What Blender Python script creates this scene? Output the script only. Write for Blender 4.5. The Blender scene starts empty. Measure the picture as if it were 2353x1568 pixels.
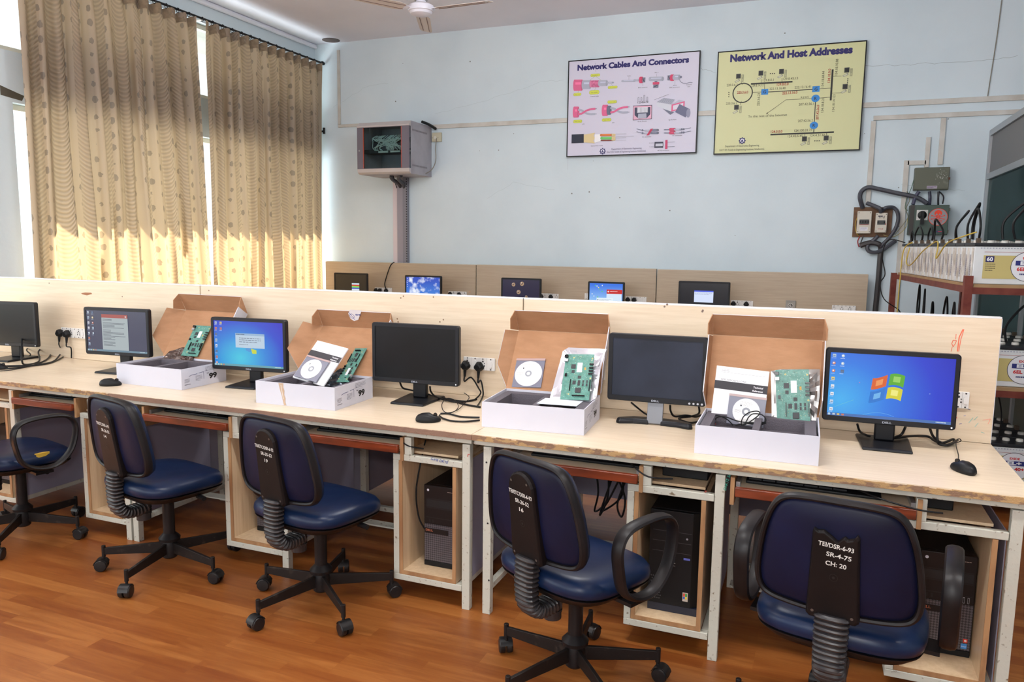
import bpy, bmesh, math, random
from mathutils import Vector, Matrix, noise
random.seed(7)
SC = bpy.context.scene
COL = SC.collection
PI = math.pi

# ------------------------------------------------------------------ camera, world, light, exposure
CAM_H, YAW, PITCH, ROLL, FPX = 1.5033, 0.3786, 0.1273, -0.0125, 1747.0
_fw = Vector((-math.sin(YAW)*math.cos(PITCH), math.cos(YAW)*math.cos(PITCH), -math.sin(PITCH)))
_r = Vector((math.cos(YAW), math.sin(YAW), 0))
_d = _fw.cross(_r)
_R = _r*math.cos(ROLL) + _d*math.sin(ROLL)
_D = -_r*math.sin(ROLL) + _d*math.cos(ROLL)
CAM = Vector((0, 0, CAM_H))
cd = bpy.data.cameras.new('camera')
cd.sensor_width = 36.0
cd.sensor_fit = 'HORIZONTAL'
cd.lens = FPX/2353*36.0
cd.clip_start = 0.05
cam = bpy.data.objects.new('camera', cd)
COL.objects.link(cam)
_m = Matrix((_R, -_D, -_fw)).transposed().to_4x4()
_m.translation = CAM
cam.matrix_world = _m
SC.camera = cam

SC.view_settings.view_transform = 'Standard'
SC.view_settings.look = 'None'
SC.view_settings.gamma = 1
SC.view_settings.use_curve_mapping = False
SC.view_settings.exposure = 0.0

w = bpy.data.worlds.new('daylight'); SC.world = w; w.use_nodes = True
bg = w.node_tree.nodes['Background']
bg.inputs[0].default_value = (0.93, 0.97, 1.0, 1); bg.inputs[1].default_value = 1.6

def lamp(name, kind, loc, target, energy, color=(1,1,1), **k):
    l = bpy.data.lights.new(name, kind); l.energy = energy; l.color = color
    for a, b in k.items(): setattr(l, a, b)
    o = bpy.data.objects.new(name, l); COL.objects.link(o); o.location = loc
    o.rotation_euler = (Vector(target)-Vector(loc)).to_track_quat('-Z', 'Y').to_euler()
    return o
# the sun outside the left-hand windows
lamp('sun', 'SUN', (-12, 4, 10), (-12+1.0, 4+.28, 10-1.5), 80.0, (1, .93, .8), angle=.012)
# the photographer's flash, just above the camera
lamp('camera_flash', 'AREA', (-.07, -.05, CAM_H+.17), (-.9, 4, 1.15), 15.0, (1, .97, .94), shape='DISK', size=.12)
# daylight coming through the windows on the left (soft sky portals outside the panes)
lamp('window_daylight', 'AREA', (-7.0, 6.0, 1.7), (-3, 6.2, 1.9), 210.0, (.9, .96, 1), shape='RECTANGLE', size=3.6, size_y=1.6)
# added fill lamp at the left wall, brightening ceiling and back wall
lamp('side_fill', 'AREA', (-5.55, .2, 1.75), (-1.6, 4.6, 3.8), 80.0, (.94, .98, 1), shape='RECTANGLE', size=5.2, size_y=1.5)
# added fill lamp in the opening of the unseen front wall
lamp('rear_fill', 'AREA', (-1.5, -3.5, 2.3), (-1.5, 4, 3.0), 80.0, (.95, .98, 1), shape='RECTANGLE', size=5.0, size_y=2.2)
# added fill lamps without fixtures at ceiling height, brightening the desk tops
for _i, (_x, _y) in enumerate(((-3.6, 1.75), (-.9, 1.75), (1.8, 1.75))):
    lamp('overhead_fill', 'AREA', (_x, _y, 3.70), (_x, _y, 0), (30.0, 55.0, 60.0)[_i], (1, .99, .97), shape='RECTANGLE', size=1.2, size_y=.25)

# one more added fill lamp without a fixture, for back wall and ceiling
lamp('aisle_fill', 'POINT', (-1.3, 4.6, 3.25), (-1.3, 4.6, 0), 78.0, (1, .99, .97), shadow_soft_size=.25)

# ------------------------------------------------------------------ helpers
def ray(u, v):
    return _R*((u-1176.5)/FPX) + _D*((v-784)/FPX) + _fw
def at(u, v, X=None, Y=None, Z=None):
    r = ray(u, v)
    t = Y/r.y if Y is not None else (X/r.x if X is not None else (Z-CAM_H)/r.z)
    return CAM + r*t
def lin(c):
    return tuple(((x/255)/12.92 if x/255 <= .04045 else ((x/255+.055)/1.055)**2.4) for x in c[:3])
_mats = {}
def new_mat(name):
    m = bpy.data.materials.new(name); m.use_nodes = True
    return m, m.node_tree, m.node_tree.nodes['Principled BSDF']
def mat(name, rgb, rough=.5, metal=0., var=0., scale=20., stretch=(1,1,1), bump=0., bscale=None, spec=.5, rgb2=None, thr=None, coat=0., alpha=1., trans=0.):
    """procedural material: base colour with noise variation towards rgb2, optional bump"""
    if name in _mats: return _mats[name]
    m, nt, b = new_mat(name)
    c = lin(rgb)+(1,)
    b.inputs['Base Color'].default_value = c
    b.inputs['Roughness'].default_value = rough
    b.inputs['Metallic'].default_value = metal
    b.inputs['Specular IOR Level'].default_value = spec
    b.inputs['Coat Weight'].default_value = coat
    b.inputs['Alpha'].default_value = alpha
    b.inputs['Transmission Weight'].default_value = trans
    L = nt.links
    if var > 0 or bump > 0:
        tc = nt.nodes.new('ShaderNodeTexCoord'); mp = nt.nodes.new('ShaderNodeMapping')
        mp.inputs['Scale'].default_value = stretch
        L.new(tc.outputs['Object'], mp.inputs['Vector'])
    if var > 0:
        n = nt.nodes.new('ShaderNodeTexNoise'); n.inputs['Scale'].default_value = scale; n.inputs['Detail'].default_value = 6
        L.new(mp.outputs['Vector'], n.inputs['Vector'])
        cr = nt.nodes.new('ShaderNodeValToRGB')
        lo, hi = thr or (.35, .65)
        cr.color_ramp.elements[0].position = lo; cr.color_ramp.elements[1].position = hi
        cr.color_ramp.elements[0].color = c
        c2 = lin(rgb2)+(1,) if rgb2 else tuple(x*(1-var) for x in c[:3])+(1,)
        cr.color_ramp.elements[1].color = c2
        L.new(n.outputs['Fac'], cr.inputs['Fac']); L.new(cr.outputs['Color'], b.inputs['Base Color'])
    if bump > 0:
        n2 = nt.nodes.new('ShaderNodeTexNoise'); n2.inputs['Scale'].default_value = bscale or scale; n2.inputs['Detail'].default_value = 5
        L.new(mp.outputs['Vector'], n2.inputs['Vector'])
        bp = nt.nodes.new('ShaderNodeBump'); bp.inputs['Strength'].default_value = bump; bp.inputs['Distance'].default_value = .01
        L.new(n2.outputs['Fac'], bp.inputs['Height']); L.new(bp.outputs['Normal'], b.inputs['Normal'])
    _mats[name] = m
    return m
def flat(rgb, rough=.55):
    return mat('ink_%02x%02x%02x_%d' % (rgb[0], rgb[1], rgb[2], int(rough*100)), rgb, rough)
def glow(rgb, s=1.0):
    n = 'lit_%02x%02x%02x_%d' % (rgb[0], rgb[1], rgb[2], int(s*100))
    if n in _mats: return _mats[n]
    m, nt, b = new_mat(n)
    b.inputs['Base Color'].default_value = (.01, .01, .01, 1); b.inputs['Roughness'].default_value = .25
    b.inputs['Emission Color'].default_value = lin(rgb)+(1,); b.inputs['Emission Strength'].default_value = s
    _mats[n] = m
    return m

def link(o, parent=None, loc=None):
    COL.objects.link(o)
    if parent is not None: o.parent = parent
    if loc is not None: o.location = loc
    return o
class MB:
    """collects shapes and links them as ONE mesh object"""
    def __init__(s): s.v = []; s.f = []; s.m = []
    def add(s, vs, fs, m=0, M=None):
        n = len(s.v)
        s.v += [tuple(M @ Vector(q)) if M else tuple(q) for q in vs]
        s.f += [tuple(n+i for i in f) for f in fs]; s.m += [m]*len(fs)
        return s
    def box(s, x0, x1, y0, y1, z0, z1, m=0, M=None):
        return s.add([(x0,y0,z0),(x1,y0,z0),(x1,y1,z0),(x0,y1,z0),(x0,y0,z1),(x1,y0,z1),(x1,y1,z1),(x0,y1,z1)],
                     [(0,3,2,1),(4,5,6,7),(0,1,5,4),(1,2,6,5),(2,3,7,6),(3,0,4,7)], m, M)
    def prism(s, pts, a, b, axis='z', m=0, M=None):
        """polygon pts (2D) extruded from a to b along axis"""
        f = {'z': lambda p, h: (p[0], p[1], h), 'y': lambda p, h: (p[0], h, p[1]), 'x': lambda p, h: (h, p[0], p[1])}[axis]
        n = len(pts); vs = [f(p, a) for p in pts]+[f(p, b) for p in pts]
        area = sum(pts[i][0]*pts[(i+1) % n][1]-pts[(i+1) % n][0]*pts[i][1] for i in range(n))
        sg = area > 0
        if axis == 'y': sg = not sg
        if b < a: sg = not sg
        fs = [tuple(range(n))[::-1], tuple(range(n, 2*n))]+[(i, (i+1) % n, n+(i+1) % n, n+i) for i in range(n)]
        if not sg: fs = [q[::-1] for q in fs]
        return s.add(vs, fs, m, M)
    def cyl(s, p0, p1, r0, r1=None, seg=16, m=0, M=None, cap=True):
        r1 = r0 if r1 is None else r1
        p0 = Vector(p0); p1 = Vector(p1); d = (p1-p0).normalized()
        a = d.orthogonal().normalized(); b = d.cross(a)
        vs = []
        for p, r in ((p0, r0), (p1, r1)):
            vs += [p+(a*math.cos(t)+b*math.sin(t))*r for t in [2*PI*i/seg for i in range(seg)]]
        fs = [(i, (i+1) % seg, seg+(i+1) % seg, seg+i) for i in range(seg)]
        if cap: fs += [tuple(range(seg))[::-1], tuple(range(seg, 2*seg))]
        return s.add(vs, fs, m, M)
    def lathe(s, prof, c=(0,0,0), seg=24, m=0, M=None, axis='z'):
        """prof: list of (r, z)"""
        vs = []
        for r, z in prof:
            for i in range(seg):
                t = 2*PI*i/seg
                x, y = r*math.cos(t), r*math.sin(t)
                q = (x, y, z) if axis == 'z' else ((x, z, y) if axis == 'y' else (z, x, y))
                vs.append((c[0]+q[0], c[1]+q[1], c[2]+q[2]))
        fs = []
        for k in range(len(prof)-1):
            for i in range(seg):
                j = (i+1) % seg
                q = (k*seg+i, k*seg+j, (k+1)*seg+j, (k+1)*seg+i)
                fs.append(q)
        fs.append(tuple(range(seg))[::-1]); n = (len(prof)-1)*seg; fs.append(tuple(range(n, n+seg)))
        return s.add(vs, fs, m, M)
    def loft(s, rings, m=0, closed=False, cap=True, M=None):
        """rings: list of equally long closed point rings"""
        k = len(rings[0]); vs = [q for r in rings for q in r]; fs = []
        n = len(rings)
        for a in range(n if closed else n-1):
            b = (a+1) % n
            for i in range(k):
                j = (i+1) % k
                fs.append((a*k+i, a*k+j, b*k+j, b*k+i))
        if cap and not closed: fs += [tuple(range(k))[::-1], tuple(range((n-1)*k, n*k))]
        return s.add(vs, fs, m, M)
    def tube(s, pts, r, seg=8, m=0, closed=False, flatr=None, up=None):
        """round (or flat: r across, flatr along up) tube along points"""
        P = [Vector(q) for q in pts]; n = len(P); rings = []
        prev = None
        for i in range(n):
            if closed: t = (P[(i+1) % n]-P[i-1])
            else: t = P[min(i+1, n-1)]-P[max(i-1, 0)]
            if t.length < 1e-9: t = Vector((0,0,1))
            t.normalize()
            if up is not None: a = Vector(up)-t*t.dot(Vector(up)); a = a.normalized() if a.length > 1e-6 else t.orthogonal().normalized()
            elif prev is None: a = t.orthogonal().normalized()
            else:
                a = prev-t*prev.dot(t); a = a.normalized() if a.length > 1e-6 else t.orthogonal().normalized()
            prev = a; b = t.cross(a)
            ri = r[i] if isinstance(r, (list, tuple)) else r
            fr = flatr if flatr is not None else ri
            rings.append([P[i]+a*fr*math.cos(2*PI*k/seg)+b*ri*math.sin(2*PI*k/seg) for k in range(seg)])
        return s.loft(rings, m, closed=closed, cap=not closed)
    def build(s, name, mats, parent=None, loc=None, smooth=True, bevel=0., seg=2, sub=0, solid=0., angle=35):
        me = bpy.data.meshes.new(name)
        me.from_pydata([tuple(q) for q in s.v], [], s.f)
        if not isinstance(mats, (list, tuple)): mats = [mats]
        for q in mats: me.materials.append(q)
        for p, mi in zip(me.polygons, s.m): p.material_index = mi
        bm = bmesh.new(); bm.from_mesh(me); bmesh.ops.recalc_face_normals(bm, faces=bm.faces) if not getattr(s, 'keepn', False) else None
        bm.to_mesh(me); bm.free()
        if smooth:
            me.polygons.foreach_set('use_smooth', [True]*len(me.polygons)); me.set_sharp_from_angle(angle=math.radians(angle))
        me.update()
        o = bpy.data.objects.new(name, me)
        if solid: q = o.modifiers.new('solid', 'SOLIDIFY'); q.thickness = solid
        if bevel: q = o.modifiers.new('bevel', 'BEVEL'); q.width = bevel; q.segments = seg; q.limit_method = 'ANGLE'; q.angle_limit = math.radians(40); q.harden_normals = False
        if sub: q = o.modifiers.new('sub', 'SUBSURF'); q.levels = sub; q.render_levels = sub
        return link(o, parent, loc)
def spline(pts, n=8, closed=False):
    P = [Vector(q) for q in pts]; out = []
    N = len(P)
    for i in range(N if closed else N-1):
        if closed: a, b, c, d = P[i-1], P[i], P[(i+1) % N], P[(i+2) % N]
        else: a, b, c, d = P[max(i-1, 0)], P[i], P[i+1], P[min(i+2, N-1)]
        for k in range(n):
            t = k/n
            out.append(.5*((2*b)+(c-a)*t+(2*a-5*b+4*c-d)*t*t+(3*b-a-3*c+d)*t**3))
    if not closed: out.append(P[-1])
    return out
def tag(o, label, cat, group=None, kind=None):
    o['label'] = label; o['category'] = cat
    if group: o['group'] = group
    if kind: o['kind'] = kind
    return o
def thing(name, label, cat, loc=(0,0,0), rz=0., group=None):
    o = bpy.data.objects.new(name, None); o.empty_display_size = .05
    COL.objects.link(o); o.location = loc; o.rotation_euler = (0, 0, rz)
    return tag(o, label, cat, group)
def struct(o):
    o['kind'] = 'structure'; return o
def copy_tree(o, parent=None):
    c = o.copy(); COL.objects.link(c); c.parent = parent
    for ch in list(o.children): copy_tree(ch, c)
    return c
def dup(o, loc, rz, label):
    c = copy_tree(o); c.location = loc; c.rotation_euler = (0, 0, rz); c['label'] = label
    return c
def at_origin(mb, name, mats, label, cat, group=None, org=None, **k):
    """one-mesh thing whose origin sits at its base"""
    if org is None:
        org = Vector((sum(q[0] for q in mb.v)/len(mb.v), sum(q[1] for q in mb.v)/len(mb.v), min(q[2] for q in mb.v)))
    org = Vector(org)
    mb.v = [tuple(Vector(q)-org) for q in mb.v]
    return tag(mb.build(name, mats, None, org, **k), label, cat, group)

# flat print (ink, stickers, screen images): polygons on a plane, one mesh
_tx = {}
def text_geo(body, bold=0., shear=0.):
    k = (body, bold, shear)
    if k not in _tx:
        cu = bpy.data.curves.new('t', 'FONT'); cu.body = body; cu.size = 1; cu.offset = bold; cu.shear = shear; cu.fill_mode = 'FRONT' if hasattr(cu, 'fill_mode') else cu.fill_mode
        cu.resolution_u = 3
        o = bpy.data.objects.new('t', cu); COL.objects.link(o)
        dg = bpy.context.evaluated_depsgraph_get(); ev = o.evaluated_get(dg); me = ev.to_mesh()
        vs = [(q.co.x, q.co.y) for q in me.vertices]; fs = [tuple(p.vertices) for p in me.polygons]
        ev.to_mesh_clear(); bpy.data.objects.remove(o); bpy.data.curves.remove(cu)
        _tx[k] = (vs, fs)
    return _tx[k]
class Ink:
    def __init__(s, O, ux, uy, lift=.0003, step=.00006, glow=None, rough=.55):
        s.O = Vector(O); s.ux = Vector(ux); s.uy = Vector(uy); s.n = s.ux.cross(s.uy).normalized()
        s.h = lift; s.step = step; s.mb = MB(); s.mats = []; s.idx = {}; s.glow = glow; s.rough = rough
    def mi(s, c):
        if c not in s.idx:
            s.idx[c] = len(s.mats)
            s.mats.append(c if isinstance(c, bpy.types.Material) else (glow(c, s.glow) if s.glow else flat(c, s.rough)))
        return s.idx[c]
    def P(s, x, y): return s.O+s.ux*x+s.uy*y+s.n*s.h
    def poly(s, pts, c):
        a = sum(pts[i][0]*pts[(i+1) % len(pts)][1]-pts[(i+1) % len(pts)][0]*pts[i][1] for i in range(len(pts)))
        if a < 0: pts = pts[::-1]
        s.mb.add([s.P(*q) for q in pts], [tuple(range(len(pts)))], s.mi(c)); s.h += s.step
        return s
    def rect(s, x0, y0, x1, y1, c):
        return s.poly([(x0, y0), (x1, y0), (x1, y1), (x0, y1)], c)
    def disc(s, x, y, r, c, ry=None, n=24, a0=0):
        ry = ry or r
        return s.poly([(x+r*math.cos(2*PI*i/n+a0), y+ry*math.sin(2*PI*i/n+a0)) for i in range(n)], c)
    def ring(s, x, y, r, wd, c, n=32, ry=None):
        ry = ry or r; k = 1-wd/r
        vs = [s.P(x+r*math.cos(2*PI*i/n), y+ry*math.sin(2*PI*i/n)) for i in range(n)]+[s.P(x+k*r*math.cos(2*PI*i/n), y+k*ry*math.sin(2*PI*i/n)) for i in range(n)]
        s.mb.add(vs, [(i, (i+1) % n, n+(i+1) % n, n+i) for i in range(n)], s.mi(c)); s.h += s.step
        return s
    def line(s, pts, wd, c):
        for i in range(len(pts)-1):
            a = Vector(pts[i]); b = Vector(pts[i+1]); d = b-a
            if d.length < 1e-9: continue
            q = Vector((-d.y, d.x)).normalized()*wd/2
            s.mb.add([s.P(*(a-q)), s.P(*(b-q)), s.P(*(b+q)), s.P(*(a+q))], [(0,1,2,3)], s.mi(c))
        s.h += s.step
        return s
    def text(s, body, x, y, c, w=None, h=None, rot=0., bold=0., shear=0., al='l'):
        """x, y: lower-left (or centre / right) of the ink box; h: cap height; w: width"""
        vs, fs = text_geo(body, bold, shear)
        if not vs: return s
        x0 = min(q[0] for q in vs); x1 = max(q[0] for q in vs)
        sx = sy = None
        if h: sy = h/.70
        if w: sx = w/(x1-x0)
        sx = sx or sy; sy = sy or sx
        W = (x1-x0)*sx; off = {'l': 0, 'c': -W/2, 'r': -W}[al]
        cr, sr = math.cos(rot), math.sin(rot)
        out = []
        for a, b in vs:
            p, q = (a-x0)*sx+off, b*sy
            out.append(s.P(x+p*cr-q*sr, y+p*sr+q*cr))
        s.mb.add(out, fs, s.mi(c)); s.h += s.step
        return s
    def scrawl(s, x, y, w, h, c, rows=1, wd=.3, seed=0):
        """lines of print too small to read: thin dashes"""
        rnd = random.Random(seed)
        for r in range(rows):
            yy = y-(r+.5)*h/rows; xx = x
            while xx < x+w*(1 if r < rows-1 else .7):
                l = w*rnd.uniform(.05, .16)
                s.rect(xx, yy-h/rows*wd/2, min(xx+l, x+w), yy+h/rows*wd/2, c); s.h -= s.step
                xx += l+w*.025
        s.h += s.step
        return s
    def build(s, name, parent=None, M=None):
        if M: s.mb.v = [tuple(M @ Vector(q)) for q in s.mb.v]
        s.mb.keepn = True
        return s.mb.build(name, s.mats, parent, smooth=False)

# ------------------------------------------------------------------ materials
def laminate(name, c1, c2, sx=1.2, sz=26., rough=.32, axis='x'):
    if name in _mats: return _mats[name]
    m, nt, b = new_mat(name); L = nt.links
    tc = nt.nodes.new('ShaderNodeTexCoord'); mp = nt.nodes.new('ShaderNodeMapping')
    mp.inputs['Scale'].default_value = (sx, sz, sz) if axis == 'x' else (sz, sx, sz) if axis == 'y' else (sz, sz, sx)
    L.new(tc.outputs['Object'], mp.inputs['Vector'])
    n = nt.nodes.new('ShaderNodeTexNoise'); n.inputs['Scale'].default_value = 2.2; n.inputs['Detail'].default_value = 8; n.inputs['Roughness'].default_value = .65
    n.inputs['Distortion'].default_value = .3
    L.new(mp.outputs['Vector'], n.inputs['Vector'])
    n2 = nt.nodes.new('ShaderNodeTexNoise'); n2.inputs['Scale'].default_value = 1.6; L.new(tc.outputs['Object'], n2.inputs['Vector'])
    mx = nt.nodes.new('ShaderNodeMath'); mx.operation = 'MULTIPLY_ADD'; mx.inputs[1].default_value = .35; L.new(n2.outputs['Fac'], mx.inputs[0]); L.new(n.outputs['Fac'], mx.inputs[2])
    cr = nt.nodes.new('ShaderNodeValToRGB'); cr.color_ramp.elements[0].position = .5; cr.color_ramp.elements[1].position = .9
    cr.color_ramp.elements[0].color = lin(c1)+(1,); cr.color_ramp.elements[1].color = lin(c2)+(1,)
    L.new(mx.outputs[0], cr.inputs['Fac']); L.new(cr.outputs['Color'], b.inputs['Base Color'])
    b.inputs['Roughness'].default_value = rough
    _mats[name] = m; return m
M_LAM = laminate('maple_laminate', (226,208,184), (211,190,162))
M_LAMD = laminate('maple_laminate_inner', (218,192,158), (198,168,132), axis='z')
M_LAMB = laminate('tan_laminate_back_row', (182,165,144), (168,150,129))
def floor_mat():
    m, nt, b = new_mat('wood_plank_floor'); L = nt.links
    tc = nt.nodes.new('ShaderNodeTexCoord')
    def brick(off, mort):
        mp = nt.nodes.new('ShaderNodeMapping'); mp.inputs['Location'].default_value = off
        L.new(tc.outputs['Object'], mp.inputs['Vector'])
        br = nt.nodes.new('ShaderNodeTexBrick'); br.inputs['Scale'].default_value = 1
        br.inputs['Brick Width'].default_value = .46; br.inputs['Row Height'].default_value = .068
        br.inputs['Mortar Size'].default_value = mort; br.offset = .37; br.offset_frequency = 3; br.inputs['Bias'].default_value = 0
        L.new(mp.outputs['Vector'], br.inputs['Vector']); return br
    br = brick((.13, .02, 0), .0006)
    br.inputs['Color1'].default_value = (0,0,0,1); br.inputs['Color2'].default_value = (1,1,1,1); br.inputs['Mortar'].default_value = (.3,.3,.3,1)
    mp2 = nt.nodes.new('ShaderNodeMapping'); mp2.inputs['Scale'].default_value = (1.3, 14, 1); L.new(tc.outputs['Object'], mp2.inputs['Vector'])
    add = nt.nodes.new('ShaderNodeVectorMath'); add.operation = 'MULTIPLY_ADD'; add.inputs[1].default_value = (7, 5, 3)
    L.new(br.outputs['Color'], add.inputs[0]); L.new(mp2.outputs['Vector'], add.inputs[2])
    n = nt.nodes.new('ShaderNodeTexNoise'); n.inputs['Scale'].default_value = 2.4; n.inputs['Detail'].default_value = 9; n.inputs['Roughness'].default_value = .6; n.inputs['Distortion'].default_value = .9
    L.new(add.outputs[0], n.inputs['Vector'])
    cr = nt.nodes.new('ShaderNodeValToRGB'); e = cr.color_ramp.elements
    e[0].position = .0; e[1].position = 1.; e[0].color = lin((122,62,24))+(1,); e[1].color = lin((162,102,50))+(1,)
    q = e.new(.5); q.color = lin((140,80,34))+(1,)
    sep = nt.nodes.new('ShaderNodeSeparateColor'); L.new(br.outputs['Color'], sep.inputs[0])
    ma = nt.nodes.new('ShaderNodeMath'); ma.operation = 'MULTIPLY_ADD'; ma.inputs[1].default_value = .62
    nm = nt.nodes.new('ShaderNodeMath'); nm.operation = 'MULTIPLY_ADD'; nm.inputs[1].default_value = 1.5; nm.inputs[2].default_value = -.56
    L.new(n.outputs['Fac'], nm.inputs[0]); L.new(sep.outputs[0], ma.inputs[0]); L.new(nm.outputs[0], ma.inputs[2])
    L.new(ma.outputs[0], cr.inputs['Fac']); L.new(cr.outputs['Color'], b.inputs['Base Color'])
    b.inputs['Roughness'].default_value = .36; b.inputs['Specular IOR Level'].default_value = .5
    return m
def wall_mat(name, c1, c2, bump=.12):
    m = mat(name, c1, .75, var=.1, scale=1.3, rgb2=c2, bump=bump, bscale=24, thr=(.38, .68)); return m
M_WALL = wall_mat('pale_blue_plaster', (212,226,234), (202,217,226))
M_CEIL = wall_mat('ceiling_paint', (232,234,244), (224,227,238))
M_WHITE = mat('white_plastic', (225,222,214), .4)
M_DUCT = mat('cream_pvc', (204,203,198), .45, var=.15, scale=6, rgb2=(186,182,174))
M_STEEL = mat('chipped_cream_steel_paint', (194,193,181), .42, var=.5, scale=60, rgb2=(120,104,84), thr=(.62, .72), bump=.1)
M_EDGEWOOD = mat('raw_brown_edge', (176,134,92), .7, var=.3, scale=30, rgb2=(150,108,72), stretch=(1,1,.2))
def chipped(name, base, bare, thr):
    return mat(name, base, .6, var=1, scale=9, rgb2=bare, stretch=(2.2, 1, 5), thr=thr, bump=.4, bscale=90)
M_EDGE3 = chipped('worn_edge_band', (140,108,84), (184,148,100), (.47, .53))
M_EDGE2 = chipped('brown_edge_band', (140,108,90), (116,84,66), (.55, .8))
M_TRAY = mat('red_brown_wood_trim', (134,58,28), .35, var=.4, scale=5, rgb2=(92,38,18), stretch=(1, 8, 8))
M_GREY = mat('violet_grey_laminate', (156,154,174), .5, var=.1, scale=3)
M_BLK = mat('black_plastic', (16,17,20), .45, bump=.05, bscale=300, spec=.3)
M_BLKG = mat('black_gloss_plastic', (14,14,17), .18)
M_ALU = mat('aluminium', (178,180,184), .38, metal=.85)
M_GLASSDARK = None

# ------------------------------------------------------------------ room shell
XW, YW, ZC, XR, YF = -5.62, 7.75, 3.785, 4.2, -3.4
def shell(name, m, *boxes):
    b = MB()
    for q in boxes: b.box(*q)
    return struct(b.build(name, m, smooth=False))
shell('floor', floor_mat(), (XW, XR, YF, YW, -.1, 0))
shell('ceiling', M_CEIL, (XW-.25, XR, YF, YW+.2, ZC, ZC+.15))
shell('wall_back', M_WALL, (XW-.25, XR+.2, YW, YW+.2, 0, ZC))
shell('wall_right', M_WALL, (XR, XR+.2, YF, YW, 0, ZC))
shell('wall_front', M_WALL, (XW, XR, YF-.2, YF, 0, 1.0), (XW, XR, YF-.2, YF, 3.3, ZC), (XW, -4.4, YF-.2, YF, 1, 3.3), (1.6, XR, YF-.2, YF, 1, 3.3))  # window opening added for the rear fill lamp
# left wall: big windows and, above the lintel, transom lights
Y0, Y1 = 4.03, 7.66          # main window seen here
T0, T1 = 3.2, 7.66           # transom
zs, zl, zt0, zt1 = .93, 2.50, 2.87, 3.575
w0, w1 = XW-.23, XW
shell('wall_left', M_WALL,
      (w0, w1, YF, YW, 0, zs), (w0, w1, Y1, YW, zs, zl), (w0, w1, YF, -2.6, zs, zl), (w0, w1, 3.0, Y0, zs, zl),
      (w0, w1, YF, YW, zl, zt0), (w0, w1, YF, T0, zt0, zt1), (w0, w1, T1, YW, zt0, zt1), (w0, w1, YF, YW, zt1, ZC))
M_FRAME = mat('cream_window_frame', (226,224,210), .4)
def window(n, y0, y1, z0, z1, panes, bars=0):
    b = MB(); x0, x1, t = XW-.13, XW-.07, .045
    b.box(x0, x1, y0, y1, z0, z0+t).box(x0, x1, y0, y1, z1-t, z1)
    for i in range(panes+1):
        y = y0+(y1-y0-t)*i/panes
        b.box(x0, x1, y, y+t, z0+t, z1-t)
    o = struct(b.build('window_%d' % n, M_FRAME, smooth=False, bevel=.004))
    g = MB()
    for i in range(panes):
        ya = y0+(y1-y0-t)*i/panes+t; yb = y0+(y1-y0-t)*(i+1)/panes
        g.box(x0+.025, x0+.031, ya, yb, z0+t, z1-t)
    m, nt, bb = new_mat('window_glass_%d' % n)
    tr = nt.nodes.new('ShaderNodeBsdfTransparent'); gl = nt.nodes.new('ShaderNodeBsdfGlossy'); gl.inputs['Roughness'].default_value = .05
    mx = nt.nodes.new('ShaderNodeMixShader'); mx.inputs[0].default_value = .06
    tr.inputs[0].default_value = (.96, .98, .97, 1)
    nt.links.new(tr.outputs[0], mx.inputs[1]); nt.links.new(gl.outputs[0], mx.inputs[2]); nt.links.new(mx.outputs[0], nt.nodes['Material Output'].inputs[0])
    g.build('pane', m, o, smooth=False)
    if bars:
        k = MB()
        for i in range(bars):
            z = z0+t+(z1-z0-2*t)*(i+.5)/bars
            k.cyl((XW-.19, y0, z), (XW-.19, y1, z), .007, seg=6)
        for i in range(int((y1-y0)/.55)):
            y = y0+.3+i*.55
            k.box(XW-.195, XW-.185, y, y+.022, z0, z1)
        k.build('window_grille', mat('grille_paint', (190,190,180), .5), o)
    return o
window(1, Y0, Y1, zs, zl, 4)
window(2, T0, T1, zt0, zt1, 4)
window(3, -2.6, 3.0, zs, zl, 6)  # unseen window added where the side fill lamp stands
# unseen concrete sunshades outside the wall, sized to shade the upper curtains
struct(MB().box(w0-.30, w0, YF, YW+.3, zl+.06, zl+.14).build('trim_1', mat('concrete', (170,168,160), .9), smooth=False))
struct(MB().box(w0-.95, w0, YF, YW+.3, zt1+.08, zt1+.18).build('trim_2', mat('concrete', (170,168,160), .9), smooth=False))
# dark chipped plaster patch and hole on the lintel
# curtain rod brackets are part of the rod
cv = MB().box(XW, XW+.045, YF, YW, ZC-.05, ZC)
struct(cv.build('trim_3', M_CEIL, smooth=False, bevel=.02))

# hairline cracks in the back wall plaster
ck = Ink((0, YW, 0), (1, 0, 0), (0, 0, 1), lift=.0006)
def crack(px, seed, wd=.003, c=(158,172,178)):
    rnd = random.Random(seed); pts = []
    for i in range(len(px)-1):
        a = at(*px[i], Y=YW); b = at(*px[i+1], Y=YW)
        for k in range(7): pts.append((a.x+(b.x-a.x)*k/7+rnd.uniform(-.006,.006), a.z+(b.z-a.z)*k/7+rnd.uniform(-.009,.009)))
    ck.line(pts, wd, c)
crack([(1988,152),(2110,147),(2240,140),(2353,128)], 1)
crack([(1610,158),(1650,167)], 2)
crack([(1000,262),(1120,230),(1240,190),(1305,182)], 3, .002, (176,192,198))
crack([(1120,455),(1180,420),(1290,440)], 4, .002, (180,196,202))
crack([(765,248),(800,225),(840,200),(900,190)], 5, .002, (176,192,198))
crack([(2070,425),(2140,432),(2230,440)], 6, .002, (170,186,192))
for i in range(26):
    rnd = random.Random(50+i); x, z = rnd.uniform(-5, 1.2), rnd.uniform(1.4, 3.6)
    ck.disc(x, z, rnd.uniform(.003,.008), (120,124,122), n=7)
struct(ck.build('trim_4'))

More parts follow.
